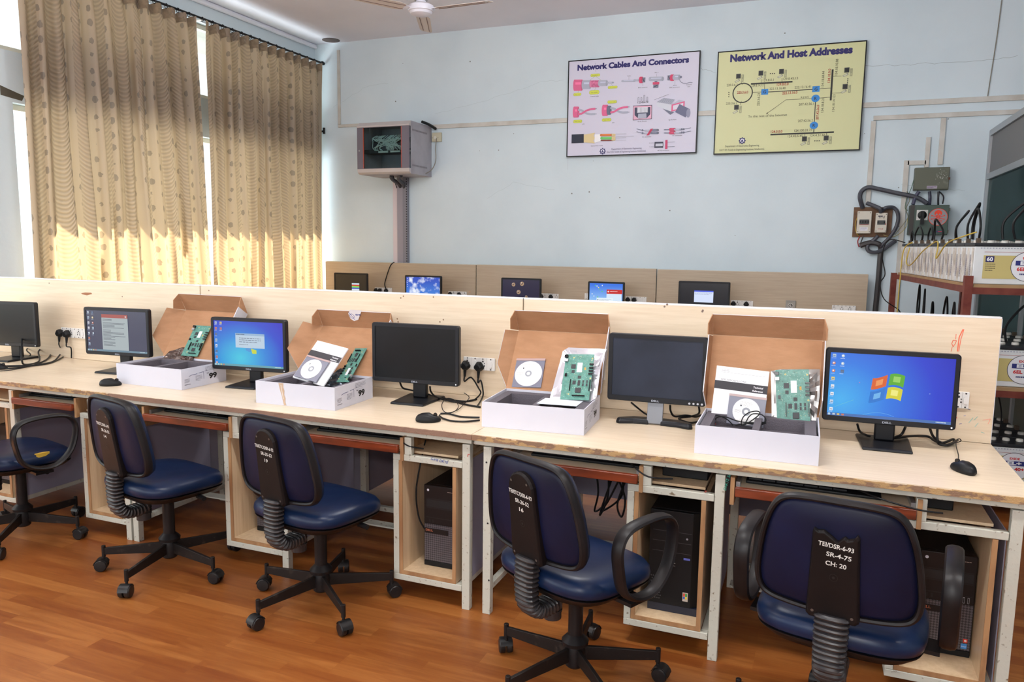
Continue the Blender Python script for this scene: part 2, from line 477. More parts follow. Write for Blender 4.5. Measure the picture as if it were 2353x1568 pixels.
# ------------------------------------------------------------------ curtains on the left wall
def curtain_mat():
    m, nt, b = new_mat('lace_curtain_fabric'); L = nt.links
    uv = nt.nodes.new('ShaderNodeUVMap'); uv.uv_map = 'UVMap'
    sep = nt.nodes.new('ShaderNodeSeparateXYZ'); L.new(uv.outputs[0], sep.inputs[0])
    def math_(op, a, b_=None, c=None):
        n = nt.nodes.new('ShaderNodeMath'); n.operation = op
        for i, q in enumerate((a, b_, c)):
            if q is None: continue
            if isinstance(q, (int, float)): n.inputs[i].default_value = q
            else: L.new(q, n.inputs[i])
        return n.outputs[0]
    U, V = sep.outputs[0], sep.outputs[1]       # metres across the cloth / down the cloth
    P = .34                                      # repeat: scallop column + leaf column
    ph = math_('FRACT', math_('DIVIDE', U, P))
    sc = math_('LESS_THAN', ph, .52)
    uu = math_('DIVIDE', math_('SUBTRACT', ph, .26), .26)            # -1..1 in scallop column
    sag = math_('MULTIPLY', math_('SUBTRACT', 1., math_('MULTIPLY', uu, uu)), -.055)
    st = math_('SINE', math_('MULTIPLY', math_('SUBTRACT', V, sag), 2*PI/.034))
    st01 = math_('MULTIPLY', math_('ADD', math_('MULTIPLY', st, .5), .5), sc)
    # leaf motifs
    vo = nt.nodes.new('ShaderNodeTexVoronoi'); vo.inputs['Scale'].default_value = 1.
    mp = nt.nodes.new('ShaderNodeCombineXYZ'); L.new(math_('MULTIPLY', U, 11.76), mp.inputs[0]); L.new(math_('MULTIPLY', V, 8.5), mp.inputs[1])
    vo.inputs['Randomness'].default_value = .25
    L.new(mp.outputs[0], vo.inputs['Vector'])
    nz = nt.nodes.new('ShaderNodeTexNoise'); nz.inputs['Scale'].default_value = 60; L.new(uv.outputs[0], nz.inputs['Vector'])
    lf = math_('LESS_THAN', math_('ADD', vo.outputs['Distance'], math_('MULTIPLY', nz.outputs['Fac'], .18)), .33)
    leaf = math_('MULTIPLY', lf, math_('SUBTRACT', 1., sc))
    dark = math_('ADD', math_('MULTIPLY', leaf, .8), math_('MULTIPLY', st01, .42))
    col = nt.nodes.new('ShaderNodeMix'); col.data_type = 'RGBA'; L.new(dark, col.inputs['Factor'])
    col.inputs['A'].default_value = lin((134,119,102))+(1,); col.inputs['B'].default_value = lin((84,74,64))+(1,)
    tcol = nt.nodes.new('ShaderNodeMix'); tcol.data_type = 'RGBA'; L.new(dark, tcol.inputs['Factor'])
    tcol.inputs['A'].default_value = (.122, .084, .047, 1); tcol.inputs['B'].default_value = (.064, .045, .027, 1)
    df = nt.nodes.new('ShaderNodeBsdfDiffuse'); tl = nt.nodes.new('ShaderNodeBsdfTranslucent'); gs = nt.nodes.new('ShaderNodeBsdfGlossy'); gs.inputs['Roughness'].default_value = .42
    bp = nt.nodes.new('ShaderNodeBump'); bp.inputs['Strength'].default_value = .7; bp.inputs['Distance'].default_value = .006
    L.new(math_('ADD', st01, leaf), bp.inputs['Height'])
    for q in (df, gs): L.new(bp.outputs[0], q.inputs['Normal'])
    L.new(col.outputs['Result'], df.inputs[0]); L.new(tcol.outputs['Result'], tl.inputs[0])
    a = nt.nodes.new('ShaderNodeAddShader'); L.new(df.outputs[0], a.inputs[0]); L.new(tl.outputs[0], a.inputs[1])
    mx = nt.nodes.new('ShaderNodeMixShader'); mx.inputs[0].default_value = .06
    L.new(a.outputs[0], mx.inputs[1]); L.new(gs.outputs[0], mx.inputs[2]); L.new(mx.outputs[0], nt.nodes['Material Output'].inputs[0])
    return m
M_CURT = curtain_mat()
def curtain(yt0, yt1, yb0, yb1, ztop, zbot, seed, label, pinch=None):
    rnd = random.Random(seed)
    nf = int((yt1-yt0)/.135); N = nf*10; H = 44
    amps = [rnd.uniform(.6, 1.25) for _ in range(nf+2)]; shift = [rnd.uniform(-.25, .25) for _ in range(nf+2)]
    vs, uvs = [], []
    for j in range(H+1):
        s = j/H; z = ztop+(zbot-ztop)*s
        for i in range(N+1):
            t = i/N; k = t*nf; fi = int(min(k, nf-1)); fr = k-fi
            a0 = amps[fi]*(1-fr)+amps[fi+1]*fr
            y = (yt0+(yt1-yt0)*t)*(1-s)+(yb0+(yb1-yb0)*t)*s
            y += shift[fi]*.05*math.sin(fr*PI)*s+.02*math.sin(s*5+fi*1.3)*s*min(1, t*8, (1-t)*8)
            pl = max(0, 1-s*9)                             # pinch pleats at the head
            dx = .040*a0*math.sin(2*PI*k+.5*math.sin(s*3+fi*.7))*(1-.5*pl)+.012*math.sin(4*PI*k+fi)*(s**.5)
            dx += pl*.02*math.cos(2*PI*k)
            zz = z+(.014*math.cos(2*PI*k)*max(0, 1-s*14))
            vs.append((dx, y, zz)); uvs.append((t*(yt1-yt0)*1.75+seed, z))
    fs = []
    for j in range(H):
        for i in range(N):
            a = j*(N+1)+i; fs.append((a, a+1, a+N+2, a+N+1))
    org = Vector((XW+.14, (yt0+yt1)/2, zbot))
    me = bpy.data.meshes.new('curtain'); me.from_pydata([(q[0], q[1]-org.y, q[2]-org.z) for q in vs], [], fs)
    ul = me.uv_layers.new(name='UVMap')
    for lp in me.loops: ul.data[lp.index].uv = uvs[lp.vertex_index]
    me.materials.append(M_CURT); me.polygons.foreach_set('use_smooth', [True]*len(me.polygons))
    root = thing('curtain', label, 'curtain', org, 0, 'curtains over the left windows')
    o = bpy.data.objects.new('cloth', me); link(o, root)
    # stitched heading tape
    tape = MB(); n = nf*10; r = []
    for i in range(n+1):
        t = i/n; k = t*nf; y = yt0+(yt1-yt0)*t-org.y
        x = .040*amps[int(min(k, nf-1))]*math.sin(2*PI*k)*.5+.02*math.cos(2*PI*k)+.004
        r.append((x, y, ztop-org.z+.014*math.cos(2*PI*k)))
    vs2 = []; fs2 = []
    for q in r: vs2 += [(q[0], q[1], q[2]-.085), (q[0], q[1], q[2])]
    for i in range(n): fs2.append((2*i, 2*i+2, 2*i+3, 2*i+1))
    tape.add(vs2, fs2); tape.build('heading_tape', mat('curtain_tape', (150,132,108), .8, var=.3, scale=30), root)
    return root
curtain(4.02, 5.72, 4.0, 5.86, 3.535, .80, 3, 'left patterned brown lace curtain, cut by the top edge of the picture')
curtain(5.85, 7.66, 5.84, 7.66, 3.535, .80, 11, 'right patterned brown lace curtain next to the back wall corner')
rod = thing('curtain_rod', 'thin black curtain rod along the top of the left windows', 'curtain rod', (XW+.14, 5.8, 3.56))
b = MB(); b.cyl((0, -1.9, 0), (0, 1.88, 0), .011, seg=10); b.build('pole', M_BLK, rod)
b = MB(); b.lathe([(.004, 1.88), (.019, 1.885), (.023, 1.90), (.019, 1.925), (.004, 1.932)], axis='y', seg=12); b.build('finial', M_BLK, rod)
for yy in (-1.2, .02, 1.72):
    MB().box(-.1385, .0, yy-.012, yy+.012, -.02, -.008).box(-.1385, -.132, yy-.025, yy+.025, -.06, .03).build('bracket', M_WHITE, rod, bevel=.002)
for i in range(27):
    yy = -1.72+i*.132+(.03 if i > 12 else 0)
    b = MB(); b.tube([(.018*math.cos(a), yy, -.006+.02*math.sin(a)) for a in [2*PI*k/14 for k in range(14)]], .003, 5, closed=True); b.build('ring', M_BLKG, rod)
at_origin(MB().box(XW, XW+.03, 7.66, 7.735, 2.78, 2.80).box(XW+.03, XW+.14, 7.70, 7.715, 2.78, 2.80).cyl((XW+.14, 7.7075, 2.76), (XW+.14, 7.7075, 2.83), .014, seg=10),
          'tieback_hook', M_BLK, 'small dark metal tieback hook on the wall at the right curtain edge', 'hook')
for px, sz in (((22,215), .26),):
    q = at(*px, X=XW)
o = Ink((XW, 0, 0), (0, 1, 0), (0, 0, 1), lift=.0012)
a_, b_ = at(0, 205, X=XW), at(50, 226, X=XW)
o.poly([(a_.y, a_.z+.03), (b_.y-.1, b_.z+.05), (b_.y+.02, b_.z+.02), (b_.y, b_.z-.02), (a_.y+.1, a_.z-.05), (a_.y, a_.z-.04)], (84,80,70))
struct(o.build('trim_5'))

# ------------------------------------------------------------------ front row of computer desks
YD, YP, ZD = 2.68, 3.385, .75
TU = .026
def comp(root, ox, xl, xr, legx, zb=.10, zt=.625):
    """hanging CPU compartment: steel front frame with laminate panels"""
    yf = 0.02
    b = MB()
    b.box(xl-ox, xr-ox, yf, yf+TU, zt-TU, zt).box(xl-ox, xr-ox, yf, yf+TU, zb-TU, zb)
    b.box(xl-ox, xl-ox+TU, yf, yf+TU, zb, zt-TU)
    b.box(xl-ox, xl-ox+TU, yf+TU, yf+.60, zb-TU, zb).box(xr-ox-TU, xr-ox, yf+TU, yf+.60, zb-TU, zb)
    b.box(xl-ox+TU, xr-ox-TU, yf+.574, yf+.6, zb-TU, zb)
    b.box(xl-ox+.055, xl-ox+.055+.032, yf, yf+TU, zt, .70)
    b.build('cabinet_frame', M_STEEL, root, bevel=.002, smooth=False)
    e = .016
    b = MB(); x0, x1 = xl-ox+TU+.001, xr-ox-TU-.001; y0, y1 = yf+.001, yf+.56; z0, z1 = zb+.001, zt-TU-.001
    b.box(x0, x0+e, y0+.004, y1, z0, z1, 0).box(x1-e, x1, y0+.004, y1, z0, z1, 0).box(x0+e, x1-e, y0+.004, y1, z0, z0+e, 0).box(x0+e, x1-e, y1-.012, y1, z0+e, z1, 0)
    b.box(x0, x0+e, y0, y0+.004, z0, z1, 1).box(x1-e, x1, y0, y0+.004, z0, z1, 1).box(x0+e, x1-e, y0, y0+.004, z0, z0+e, 1)
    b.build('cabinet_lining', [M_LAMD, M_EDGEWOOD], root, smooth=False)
    MB().box(xr-ox+.0005, xr-ox+.004, yf+TU+.02, yf+.58, zb, zt-.01).build('grey_side_panel', M_GREY, root, smooth=False)['label'] = 'grey laminate outer side panel'
    MB().box(xl-ox-.004, xl-ox-.0005, yf+TU+.001, yf+.58, zb, zt-.01).build('grey_side_panel', M_GREY, root, smooth=False)['label'] = 'grey laminate outer side panel'
def tray(root, ox, xl, xr):
    t = MB().box(xl-ox, xr-ox, .016, .40, .648, .660); o = t.build('keyboard_tray', M_LAM, root, smooth=False)
    MB().box(xl-ox, xr-ox, -.004, .0155, .634, .668).build('tray_edge', M_TRAY, o, bevel=.003)
    for xx in (xl-ox-.001, xr-ox-.013):
        MB().box(xx, xx+.014, .04, .38, .6605, .678).build('slide_rail', M_ALU, o, smooth=False)
    for xx in (xl-ox-.0175, xr-ox+.0035):
        MB().box(xx, xx+.014, .012, .62, .60, .699).build('tray_hanger', M_EDGEWOOD, root, smooth=False)
def desk(x0, x1, label, edge, comps, trays, legs):
    cx = (x0+x1)/2; ox = cx; W = (x1-x0)/2-.001
    root = thing('computer_desk', label, 'desk', (cx, YD, 0), 0, 'front row of computer desks')
    D = YP-YD-.002
    b = MB().box(-W, W, .004, D, .7265, ZD); b.build('tabletop', M_LAM, root, smooth=False)
    b = MB()
    n = 90; rnd = random.Random(int(x0*100)); top = []; pts = []
    # edge band with an uneven chipped upper line
    for i in range(n):
        xa = -W+2*W*i/n; xb = -W+2*W*(i+1)/n; h = .7485-(rnd.uniform(0, .004) if edge is M_EDGE3 else rnd.uniform(0, .0015))
        b.box(xa, xb, .0, .0038, .7265, h)
    b.build('edge_band', edge, root, smooth=False)
    b = MB(); b.box(-W+.005, W-.005, .016, .042, .706, .7262).box(-W+.005, W-.005, D-.03, D-.006, .701, .7262)
    b.box(-W+.005, -W+.03, .043, D-.031, .701, .7262).box(W-.03, W-.005, .043, D-.031, .701, .7262)
    b.build('top_rail', M_STEEL, root, smooth=False, bevel=.002)
    for lx in legs:
        MB().box(lx-ox, lx-ox+.034, .018, .05, 0.0, .7008).build('leg', M_STEEL, root, smooth=False, bevel=.002)
        MB().box(lx-ox, lx-ox+.034, D-.04, D-.008, 0.0, .7008).build('leg', M_STEEL, root, smooth=False, bevel=.002)
    for xl, xr in comps: comp(root, ox, xl, xr, 0)
    for xl, xr in trays: tray(root, ox, xl, xr)
    # low rails at the back and along the left side
    def rail(*bx_): MB().box(*bx_).build('foot_rail', M_STEEL, root, smooth=False, bevel=.002)
    for q in range(len(comps)):
        a = (legs[0]+.036 if q == 0 else comps[q-1][1]+.036)-ox; c = comps[q][0]-ox-.005
        rail(a, c, D-.045, D-.019, .095, .121); rail(a, c, D-.30, D-.24, .12, .128)
    rail(legs[0]-ox+.004, legs[0]-ox+.030, .051, D-.046, .095, .121)
    return root
DK = [
 desk(-5.10, -3.20, 'left end computer desk with a worn edge, in front of the curtained window', M_EDGE3, [(-4.36,-3.95),(-3.43,-3.15)], [(-5.0,-4.43),(-3.90,-3.46)], [-5.08,-3.948,-3.148]),
 desk(-3.20, -1.235, 'middle computer desk with a brown edge band, two cardboard boxes and two monitors on it', M_EDGE2, [(-2.51,-2.19),(-1.605,-1.285)], [(-2.98,-2.47),(-2.09,-1.57)], [-3.10,-2.188,-1.283]),
 desk(-1.235, .672, 'right end computer desk with a badly chipped edge band', M_EDGE3, [(-.605,-.292),(.29,.608)], [(-1.09,-.565),(-.22,.345)], [-1.19,-.29,.61]),
]
# extra inner legs seen beside the compartments, writing on the frames
def note(px, body, wpx, c, Y, parent, rot=0, shear=.2):
    a = at(*px, Y=Y); b_ = at(px[0]+wpx, px[1], Y=Y)
    L = parent.location
    k = Ink((a.x-L.x, Y-L.y, a.z-L.z), (1,0,0), (0,0,1), lift=.0012)
    k.text(body, 0, 0, c, w=b_.x-a.x if not rot else None, h=(b_.x-a.x)/len(body)*.9 if rot else None, bold=.01, shear=shear, rot=rot)
    return k.build('writing', parent)
note((990,1057), 'G/HE DKTE', 56, (40,70,150), YD+.02, DK[1], rot=-.1)
note((1074,1050), 'r', 6, (190,60,50), YD+.018, DK[1])
note((1622,1134), '16', 12, (190,70,60), YD+.02, DK[2], rot=1.2)
note((1668,1128), 'DAKTE 5s', 60, (40,140,120), YD+.018, DK[2], rot=1.35)
for xx in (at(1119,1085,Y=YD).x, at(1120,1190,Y=YD).x):
    pass
k = Ink((-DK[2].location.x, .018, 0), (1,0,0), (0,0,1), lift=.0012)
for v in (1063, 1203, 1334):
    q = at(1118+(v-1063)*.02, v, Y=YD+.018); k.disc(q.x, q.z, .004, (20,20,20), n=10)
k.build('screw_hole', DK[2])

# partition panels standing on the desks
def partition(x0, x1, Y, z0, z1, label, m, group, cap=True, feet=False):
    cx = (x0+x1)/2; W = (x1-x0)/2-.002
    root = thing('desk_partition', label, 'partition', (cx, Y, z0), 0, group)
    MB().box(-W, W, 0, .018, 0, z1-z0-.004).build('laminate_sheet', m, root, smooth=False, bevel=.0015)
    b = MB(); f = .026
    b.box(-W, W, .0185, .0185+f, z1-z0-f, z1-z0).box(-W, -W+f, .0185, .0185+f, 0, z1-z0-f).box(W-f, W, .0185, .0185+f, 0, z1-z0-f)
    b.build('steel_frame', M_STEEL, root, smooth=False, bevel=.002)
    if cap: MB().box(-W, W, .001, .046, z1-z0-.0035, z1-z0+.002).build('top_strip', mat('white_edge_strip', (222,224,228), .35), root, smooth=False)
    if feet:
        for xx in (-W, W-f): MB().box(xx, xx+f, .0185, .0185+f, -z0, -.001).build('leg', M_STEEL, root, smooth=False)
    return root
fp = 'partition panels behind the front monitors'
P1 = partition(-5.12, -3.275, YP, ZD+.0005, 1.245, 'left maple laminate partition panel with a brown scar, behind the left end monitors', M_LAM, fp)
P2 = partition(-3.273, -1.292, YP, ZD+.0005, 1.245, 'middle maple laminate partition panel behind two open boxes', M_LAM, fp)
P3 = partition(-1.290, .672, YP, ZD+.0005, 1.245, 'right end maple laminate partition panel with orange pencil scribbles', M_LAM, fp)
MB().box(.9625, .9815, .001, .075, -.0005, .491).build('end_post', mat('white_painted_post', (226,226,232), .4), P3, smooth=False, bevel=.003)['label'] = 'white end post'
MB().box(.9625, .9815, .001, .075, -.04, -.001).build('raw_post_foot', M_EDGEWOOD, P3, smooth=False)
def on_panel(P):
    L = P.location; k = Ink((-L.x, 0, -L.z), (1,0,0), (0,0,1), lift=.0004); return k
k = on_panel(P1)
def px2(u, v, Y=YP): q = at(u, v, Y=Y); return (q.x, q.z)
k.poly([px2(186,674), px2(196,672.5), px2(210,673), px2(212,676), px2(200,679), px2(190,677)], (150,98,62))
k.disc(*px2(113,651), .004, (70,60,50), n=8); k.disc(*px2(281,682), .004, (110,80,60), n=6)
k.build('scar', P1)
k = on_panel(P2)
for u, v in ((927,681),(921,685),(996,683),(480,668),(1079,671),(1080,671),(913,733),(915,740),(1011,740),(1019,735)): k.disc(*px2(u, v), .0045, (140,110,84), n=6)
k.build('mark', P2)
k = on_panel(P3)
for u, v in ((1527,705),(1615,714),(1614,716),(1533,700)): k.disc(*px2(u, v), .005, (120,100,90), n=6)
OR = (232,110,80)
k.line([px2(2213,757), px2(2204,775), px2(2200,808)], .004, OR); k.line([px2(2215,757), px2(2208,780), px2(2203,808)], .0025, OR)
k.line([px2(2197,768), px2(2196,780)], .002, OR)
k.line([px2(2190,782), px2(2198,783), px2(2195,790), px2(2190,797), px2(2187,790), px2(2190,782)], .0025, OR)
k.line([px2(2188,798), px2(2185,808)], .002, OR)
k.line([px2(2258,966), px2(2276,963), px2(2270,975)], .0018, (236,150,130)); k.line([px2(2195,958), px2(2199,961)], .003, (220,60,50))
for (a, b_, c) in (((2222,940),(2230,942),(60,70,110)), ((2238,966),(2246,958),(110,180,170)), ((2204,975),(2210,973),(90,90,160)), ((2226,972),(2236,960),(110,190,180)), ((2240,981),(2248,972),(140,200,190)), ((2214,956),(2219,955),(150,150,190)), ((2254,993),(2262,996),(120,190,180))):
    k.line([px2(*a), px2(*b_)], .0018, c)
k.build('scribble', P3)

# ------------------------------------------------------------------ back row of desks along the wall
bp_ = 'partition panels behind the back row monitors'
YB = 7.6
B1_ = partition(-5.42, -3.458, YB, ZD+.0005, 1.272, 'tan partition panel of the back row next to the curtain', M_LAMB, bp_, cap=False)
B2_ = partition(-3.452, -1.482, YB, ZD+.0005, 1.274, 'tan partition panel in the middle of the back row', M_LAMB, bp_, cap=False)
B3_ = partition(-1.476, .440, YB, ZD+.0005, 1.270, 'tan partition panel at the right end of the back row', M_LAMB, bp_, cap=False)
for i, (xa, xb) in enumerate(((-5.40,-3.458),(-3.452,-1.482),(-1.476,.44))):
    cx = (xa+xb)/2; W = (xb-xa)/2-.002
    r = thing('computer_desk', ['back row computer desk by the curtain, mostly hidden behind the front row', 'back row computer desk in the middle, mostly hidden behind the front row', 'back row computer desk at the right end, mostly hidden behind the front row'][i], 'desk', (cx, 6.92, 0), 0, 'back row of computer desks')
    MB().box(-W, W, 0, .678, .7265, .75).build('tabletop', M_LAM, r, smooth=False)
    MB().box(-W, W, .01, .035, .70, .726).box(-W, W, .64, .665, .70, .726).build('top_rail', M_STEEL, r, smooth=False)
    for a in (-W+.01, W-.04):
        for b_ in (.012, .638): MB().box(a, a+.03, b_, b_+.03, 0, .70).build('leg', M_STEEL, r, smooth=False)

# ------------------------------------------------------------------ monitors
def grad_mat(name, stops, cx, cz, sx, sz, strength=1., kind='radial', cloud=None):
    m, nt, b = new_mat(name); L = nt.links
    tc = nt.nodes.new('ShaderNodeTexCoord'); mp = nt.nodes.new('ShaderNodeMapping')
    mp.inputs['Location'].default_value = (-cx/sx, 0, -cz/sz); mp.inputs['Scale'].default_value = (1/sx, 0 if kind == 'radial' else 1, 1/sz)
    L.new(tc.outputs['Object'], mp.inputs['Vector'])
    if kind == 'radial':
        ln = nt.nodes.new('ShaderNodeVectorMath'); ln.operation = 'LENGTH'; L.new(mp.outputs[0], ln.inputs[0]); f = ln.outputs['Value']
    else:
        sp = nt.nodes.new('ShaderNodeSeparateXYZ'); L.new(mp.outputs[0], sp.inputs[0]); f = sp.outputs[2]
    cr = nt.nodes.new('ShaderNodeValToRGB'); e = cr.color_ramp.elements
    e[0].position = stops[0][0]; e[0].color = lin(stops[0][1])+(1,); e[1].position = stops[-1][0]; e[1].color = lin(stops[-1][1])+(1,)
    for p, c in stops[1:-1]: q = e.new(p); q.color = lin(c)+(1,)
    L.new(f, cr.inputs['Fac']); out = cr.outputs['Color']
    if cloud:
        n = nt.nodes.new('ShaderNodeTexNoise'); n.inputs['Scale'].default_value = cloud; n.inputs['Detail'].default_value = 6; L.new(tc.outputs['Object'], n.inputs['Vector'])
        c2 = nt.nodes.new('ShaderNodeValToRGB'); c2.color_ramp.elements[0].position = .5; c2.color_ramp.elements[1].position = .68; L.new(n.outputs['Fac'], c2.inputs['Fac'])
        mx = nt.nodes.new('ShaderNodeMix'); mx.data_type = 'RGBA'; L.new(c2.outputs['Color'], mx.inputs['Factor']); L.new(out, mx.inputs['A']); mx.inputs['B'].default_value = (.85,.9,1,1); out = mx.outputs['Result']
    L.new(out, b.inputs['Emission Color']); b.inputs['Emission Strength'].default_value = strength
    b.inputs['Base Color'].default_value = (.01,.01,.012,1); b.inputs['Roughness'].default_value = .3
    return m
M_OFF = mat('switched_off_screen', (9,10,12), .34, var=.3, scale=5, rgb2=(15,17,21), spec=.3)
M_OFF5 = mat('dusty_off_screen', (30,36,49), .45, var=.4, scale=4, rgb2=(44,50,66), spec=.3)
M_BEZ = mat('monitor_black_plastic', (20,22,28), .40, bump=.04, bscale=400, spec=.35)
def rrect(w, h, r, n=4, cx=0, cy=0):
    out = []
    for (sx, sy, a0) in ((1,1,0),(-1,1,90),(-1,-1,180),(1,-1,270)):
        for i in range(n+1):
            a = math.radians(a0+90*i/n); out.append((cx+sx*(w/2-r)+r*math.cos(a), cy+sy*(h/2-r)+r*math.sin(a)))
    return out
def monitor(name_label, x, y, rz, w, h, zc, screen, group, z=ZD, style='plate', logo='DELL', draw=None, gl=1., led=None, bez=.017):
    """zc: screen centre above the desk"""
    root = thing('computer_monitor', name_label, 'monitor', (x, y, z+.0005), rz, group)
    b = MB(); yf = -.03
    outer = rrect(w, h, .012, 4, 0, zc); inner = rrect(w-2*bez, h-2*bez-.004, .002, 4, 0, zc+.002)
    n = len(outer)
    R1 = [(p[0], yf+.004, p[1]) for p in outer]; R0 = [(p[0]*.985, yf, zc+(p[1]-zc)*.98) for p in outer]
    R2 = [(p[0], yf, p[1]) for p in inner]; R3 = [(p[0], yf+.004, p[1]) for p in inner]
    RB = [(p[0], yf+.026, p[1]) for p in outer]; RC = [(p[0]*.8, yf+.052, zc+(p[1]-zc)*.75) for p in outer]
    b.loft([R3, R2, R0, R1, RB, RC], cap=False); b.add(RC, [tuple(range(n))])
    b.build('bezel', M_BEZ, root, angle=30)
    MB().box(-w/2+bez-.001, w/2-bez+.001, yf+.003, yf+.005, zc-h/2+bez+.003, zc+h/2-bez+.001).build('screen', screen, root, smooth=False)
    if style == 'plate':
        MB().box(-.036, .036, .024, .052, .010, zc-.01).build('stand_post', M_BEZ, root, bevel=.006)
        pl = [(-.085,-.115),(.085,-.115),(.096,.115),(-.096,.115)]
        b = MB(); 
        top = [(q[0]*.96, q[1]*.96) for q in pl]
        b.loft([[(q[0], q[1], 0) for q in pl], [(q[0], q[1], .006) for q in pl], [(q[0], q[1], .011) for q in top]]); b.build('stand_base', M_BEZ, root, bevel=.003, smooth=False)
    else:
        MB().prism([(-.02,.0),(-.034,.006),(.002,.19),(.016,.19)], -.033, .033, 'x').build('stand_post', mat('brushed_grey_metal', (120,122,128), .45, metal=.3), root, smooth=False, bevel=.002)['label'] = 'grey metal stand post'
        for s in (-1, 1):
            b = MB(); P = [(.025*s,-.035),(.09*s,-.04),(.145*s,-.062),(.160*s,-.052),(.158*s,-.035),(.10*s,.012),(.025*s,.02)]
            T = [(q[0]*.96+.002*s, q[1]*.85) for q in P]
            b.loft([[(q[0], q[1], .0) for q in P], [(q[0], q[1], .010) for q in P], [(q[0], q[1], .022) for q in T]]); b.build('stand_foot', M_BEZ, root, smooth=False, bevel=.003)
    k = Ink((0, yf, 0), (1,0,0), (0,0,1), lift=.0005)
    if logo: k.text(logo, 0, zc-h/2+.0055, (170,176,190), w=.032, h=.0075, al='c', bold=.02)
    if led: k.disc(w/2-bez*.8, zc-h/2+.010, .0032, (230,232,240), n=12)
    if style != 'plate':
        for i in range(4): k.disc(w/2-.014-.017*i, zc-h/2+.010, .0045, (190,192,200), n=12)
    if k.mb.v: k.build('logo_print', root)
    if draw:
        k = Ink((-w/2+bez, yf+.003, zc-h/2+bez+.004), (1,0,0), (0,0,1), lift=.0004, glow=gl)
        draw(k, w-2*bez, h-2*bez-.004); k.build('screen_image', root)
    return root
def icons(k, W, H, cols, seed):
    rnd = random.Random(seed)
    for ci, n in cols:
        for i in range(n):
            x = .008+ci*.031; y = H-.018-i*.030
            c = rnd.choice([(200,215,235),(180,200,215),(120,190,120),(210,120,80),(235,235,240),(90,110,140),(225,200,120)])
            if rnd.random() < .5: k.rect(x, y, x+.012, y+.012, c); k.rect(x+.002, y+.003, x+.010, y+.006, (90,120,160))
            else: k.disc(x+.006, y+.006, .006, c, n=10); k.disc(x+.005, y+.007, .003, (240,240,250), n=8)
            k.scrawl(x-.003, y-.002, .019, .0045, (190,210,240), 1, .45, seed*9+i)
def taskbar(k, W, c=(90,130,165)):
    k.rect(0, 0, W, .011, c); k.disc(.008, .0055, .0045, (190,215,230), n=12)
    for i in range(3): k.rect(.020+i*.016, .0025, .029+i*.016, .009, [(190,205,215),(215,190,110),(200,120,90)][i])
    k.scrawl(W-.05, .009, .045, .006, (210,225,235), 1, .5, 4)
def flag(k, cx, cy, s):
    """the four coloured panes of the desktop logo"""
    def wave(x): return .12*math.sin((x+.15)*PI*1.25)
    def pane(x0, x1, y0, y1, c, c2):
        n = 8; sk = .22
        top = [(x0+(x1-x0)*i/n, y1) for i in range(n+1)]; bot = [(x1-(x1-x0)*i/n, y0) for i in range(n+1)]
        pts = [(cx+s*(a+sk*b*.45), cy+s*(b+wave(a))) for a, b in top+bot]
        k.poly(pts, c)
        m = [(cx+s*(a+(x0+x1)/2*.0+sk*b*.45), cy+s*(b+wave(a))) for a, b in [((x0+x1)/2-.12, (y0+y1)/2-.1), ((x0+x1)/2+.12, (y0+y1)/2-.1), ((x0+x1)/2+.12, (y0+y1)/2+.12), ((x0+x1)/2-.12, (y0+y1)/2+.12)]]
        k.poly(m, c2)
    pane(-.56,-.04,.05,.50,(214,98,50),(232,150,92)); pane(.04,.56,.05,.50,(88,170,52),(150,205,100))
    pane(-.56,-.04,-.48,-.03,(44,120,206),(110,178,232)); pane(.04,.56,-.48,-.03,(212,205,60),(236,232,130))
def scr2(k, W, H):
    icons(k, W, H, ((0,7),(1,5)), 3)
    x0, x1 = W*.262, W*.70; y0, y1 = H*.045, H*.915
    k.rect(x0, y0, x1, y1, (176,188,192)); k.rect(x0, y1-.02, x1, y1, (176,84,78)); k.rect(x1-.018, y1-.016, x1-.008, y1-.006, (214,190,186))
    rnd = random.Random(5); y = y1-.030
    while y > y0+.02:
        if rnd.random() < .84: k.rect(x0+.008, y, x0+.008+(x1-x0)*rnd.choice([.3,.45,.6,.8,.85,.35]), y+.0022, (84,92,104)); k.h -= k.step
        y -= .0068
    k.h += k.step*2
    taskbar(k, W, (112,142,160))
def scr3(k, W, H):
    icons(k, W, H, ((0,8),(1,2)), 8)
    k.disc(W*.52, H*.42, .020, (60,150,215)); k.poly([(W*.46,H*.40),(W*.53,H*.42),(W*.53,H*.34),(W*.47,H*.36)], (70,150,215)); k.poly([(W*.54,H*.41),(W*.62,H*.38),(W*.62,H*.30),(W*.56,H*.30)], (200,212,70))
    x0, x1, y0, y1 = W*.32, W*.74, H*.42, H*.74
    k.rect(x0, y0, x1, y1, (186,208,226)); k.rect(x0, y1-.011, x1, y1, (150,182,212)); k.scrawl(x0+.005, y1-.003, .06, .006, (60,70,90), 1, .5, 2)
    k.scrawl(x0+.022, y1-.02, (x1-x0)*.75, .03, (80,92,116), 3, .25, 3); k.scrawl(x0+.022, y0+.02, (x1-x0)*.4, .005, (80,92,116), 1, .4, 6)
    taskbar(k, W, (96,160,176))
def scr6(k, W, H):
    icons(k, W, H, ((0,8),(1,3)), 21)
    flag(k, W*.478, H*.48, .098)
    k.line([(W*.30+i*W*.012, .012+.012*math.sin(i/22*PI)) for i in range(22)], .0009, (120,190,235))
    k.line([(W*(.06+.012*i), H*(.14+.010*i)) for i in range(14)], .0012, (110,190,210))
    k.disc(W*.255, H*.55, .0016, (240,110,140), n=8); k.disc(W*.82, H*.45, .0016, (190,210,240), n=8)
    taskbar(k, W, (70,110,175))
S2 = glow((72,76,102), .8)
S3 = grad_mat('desktop_blue_teal', [(0,(56,196,222)),(.45,(28,130,214)),(.75,(28,70,200)),(1,(34,40,190))], -.05, .145, .34, .26, 1.)
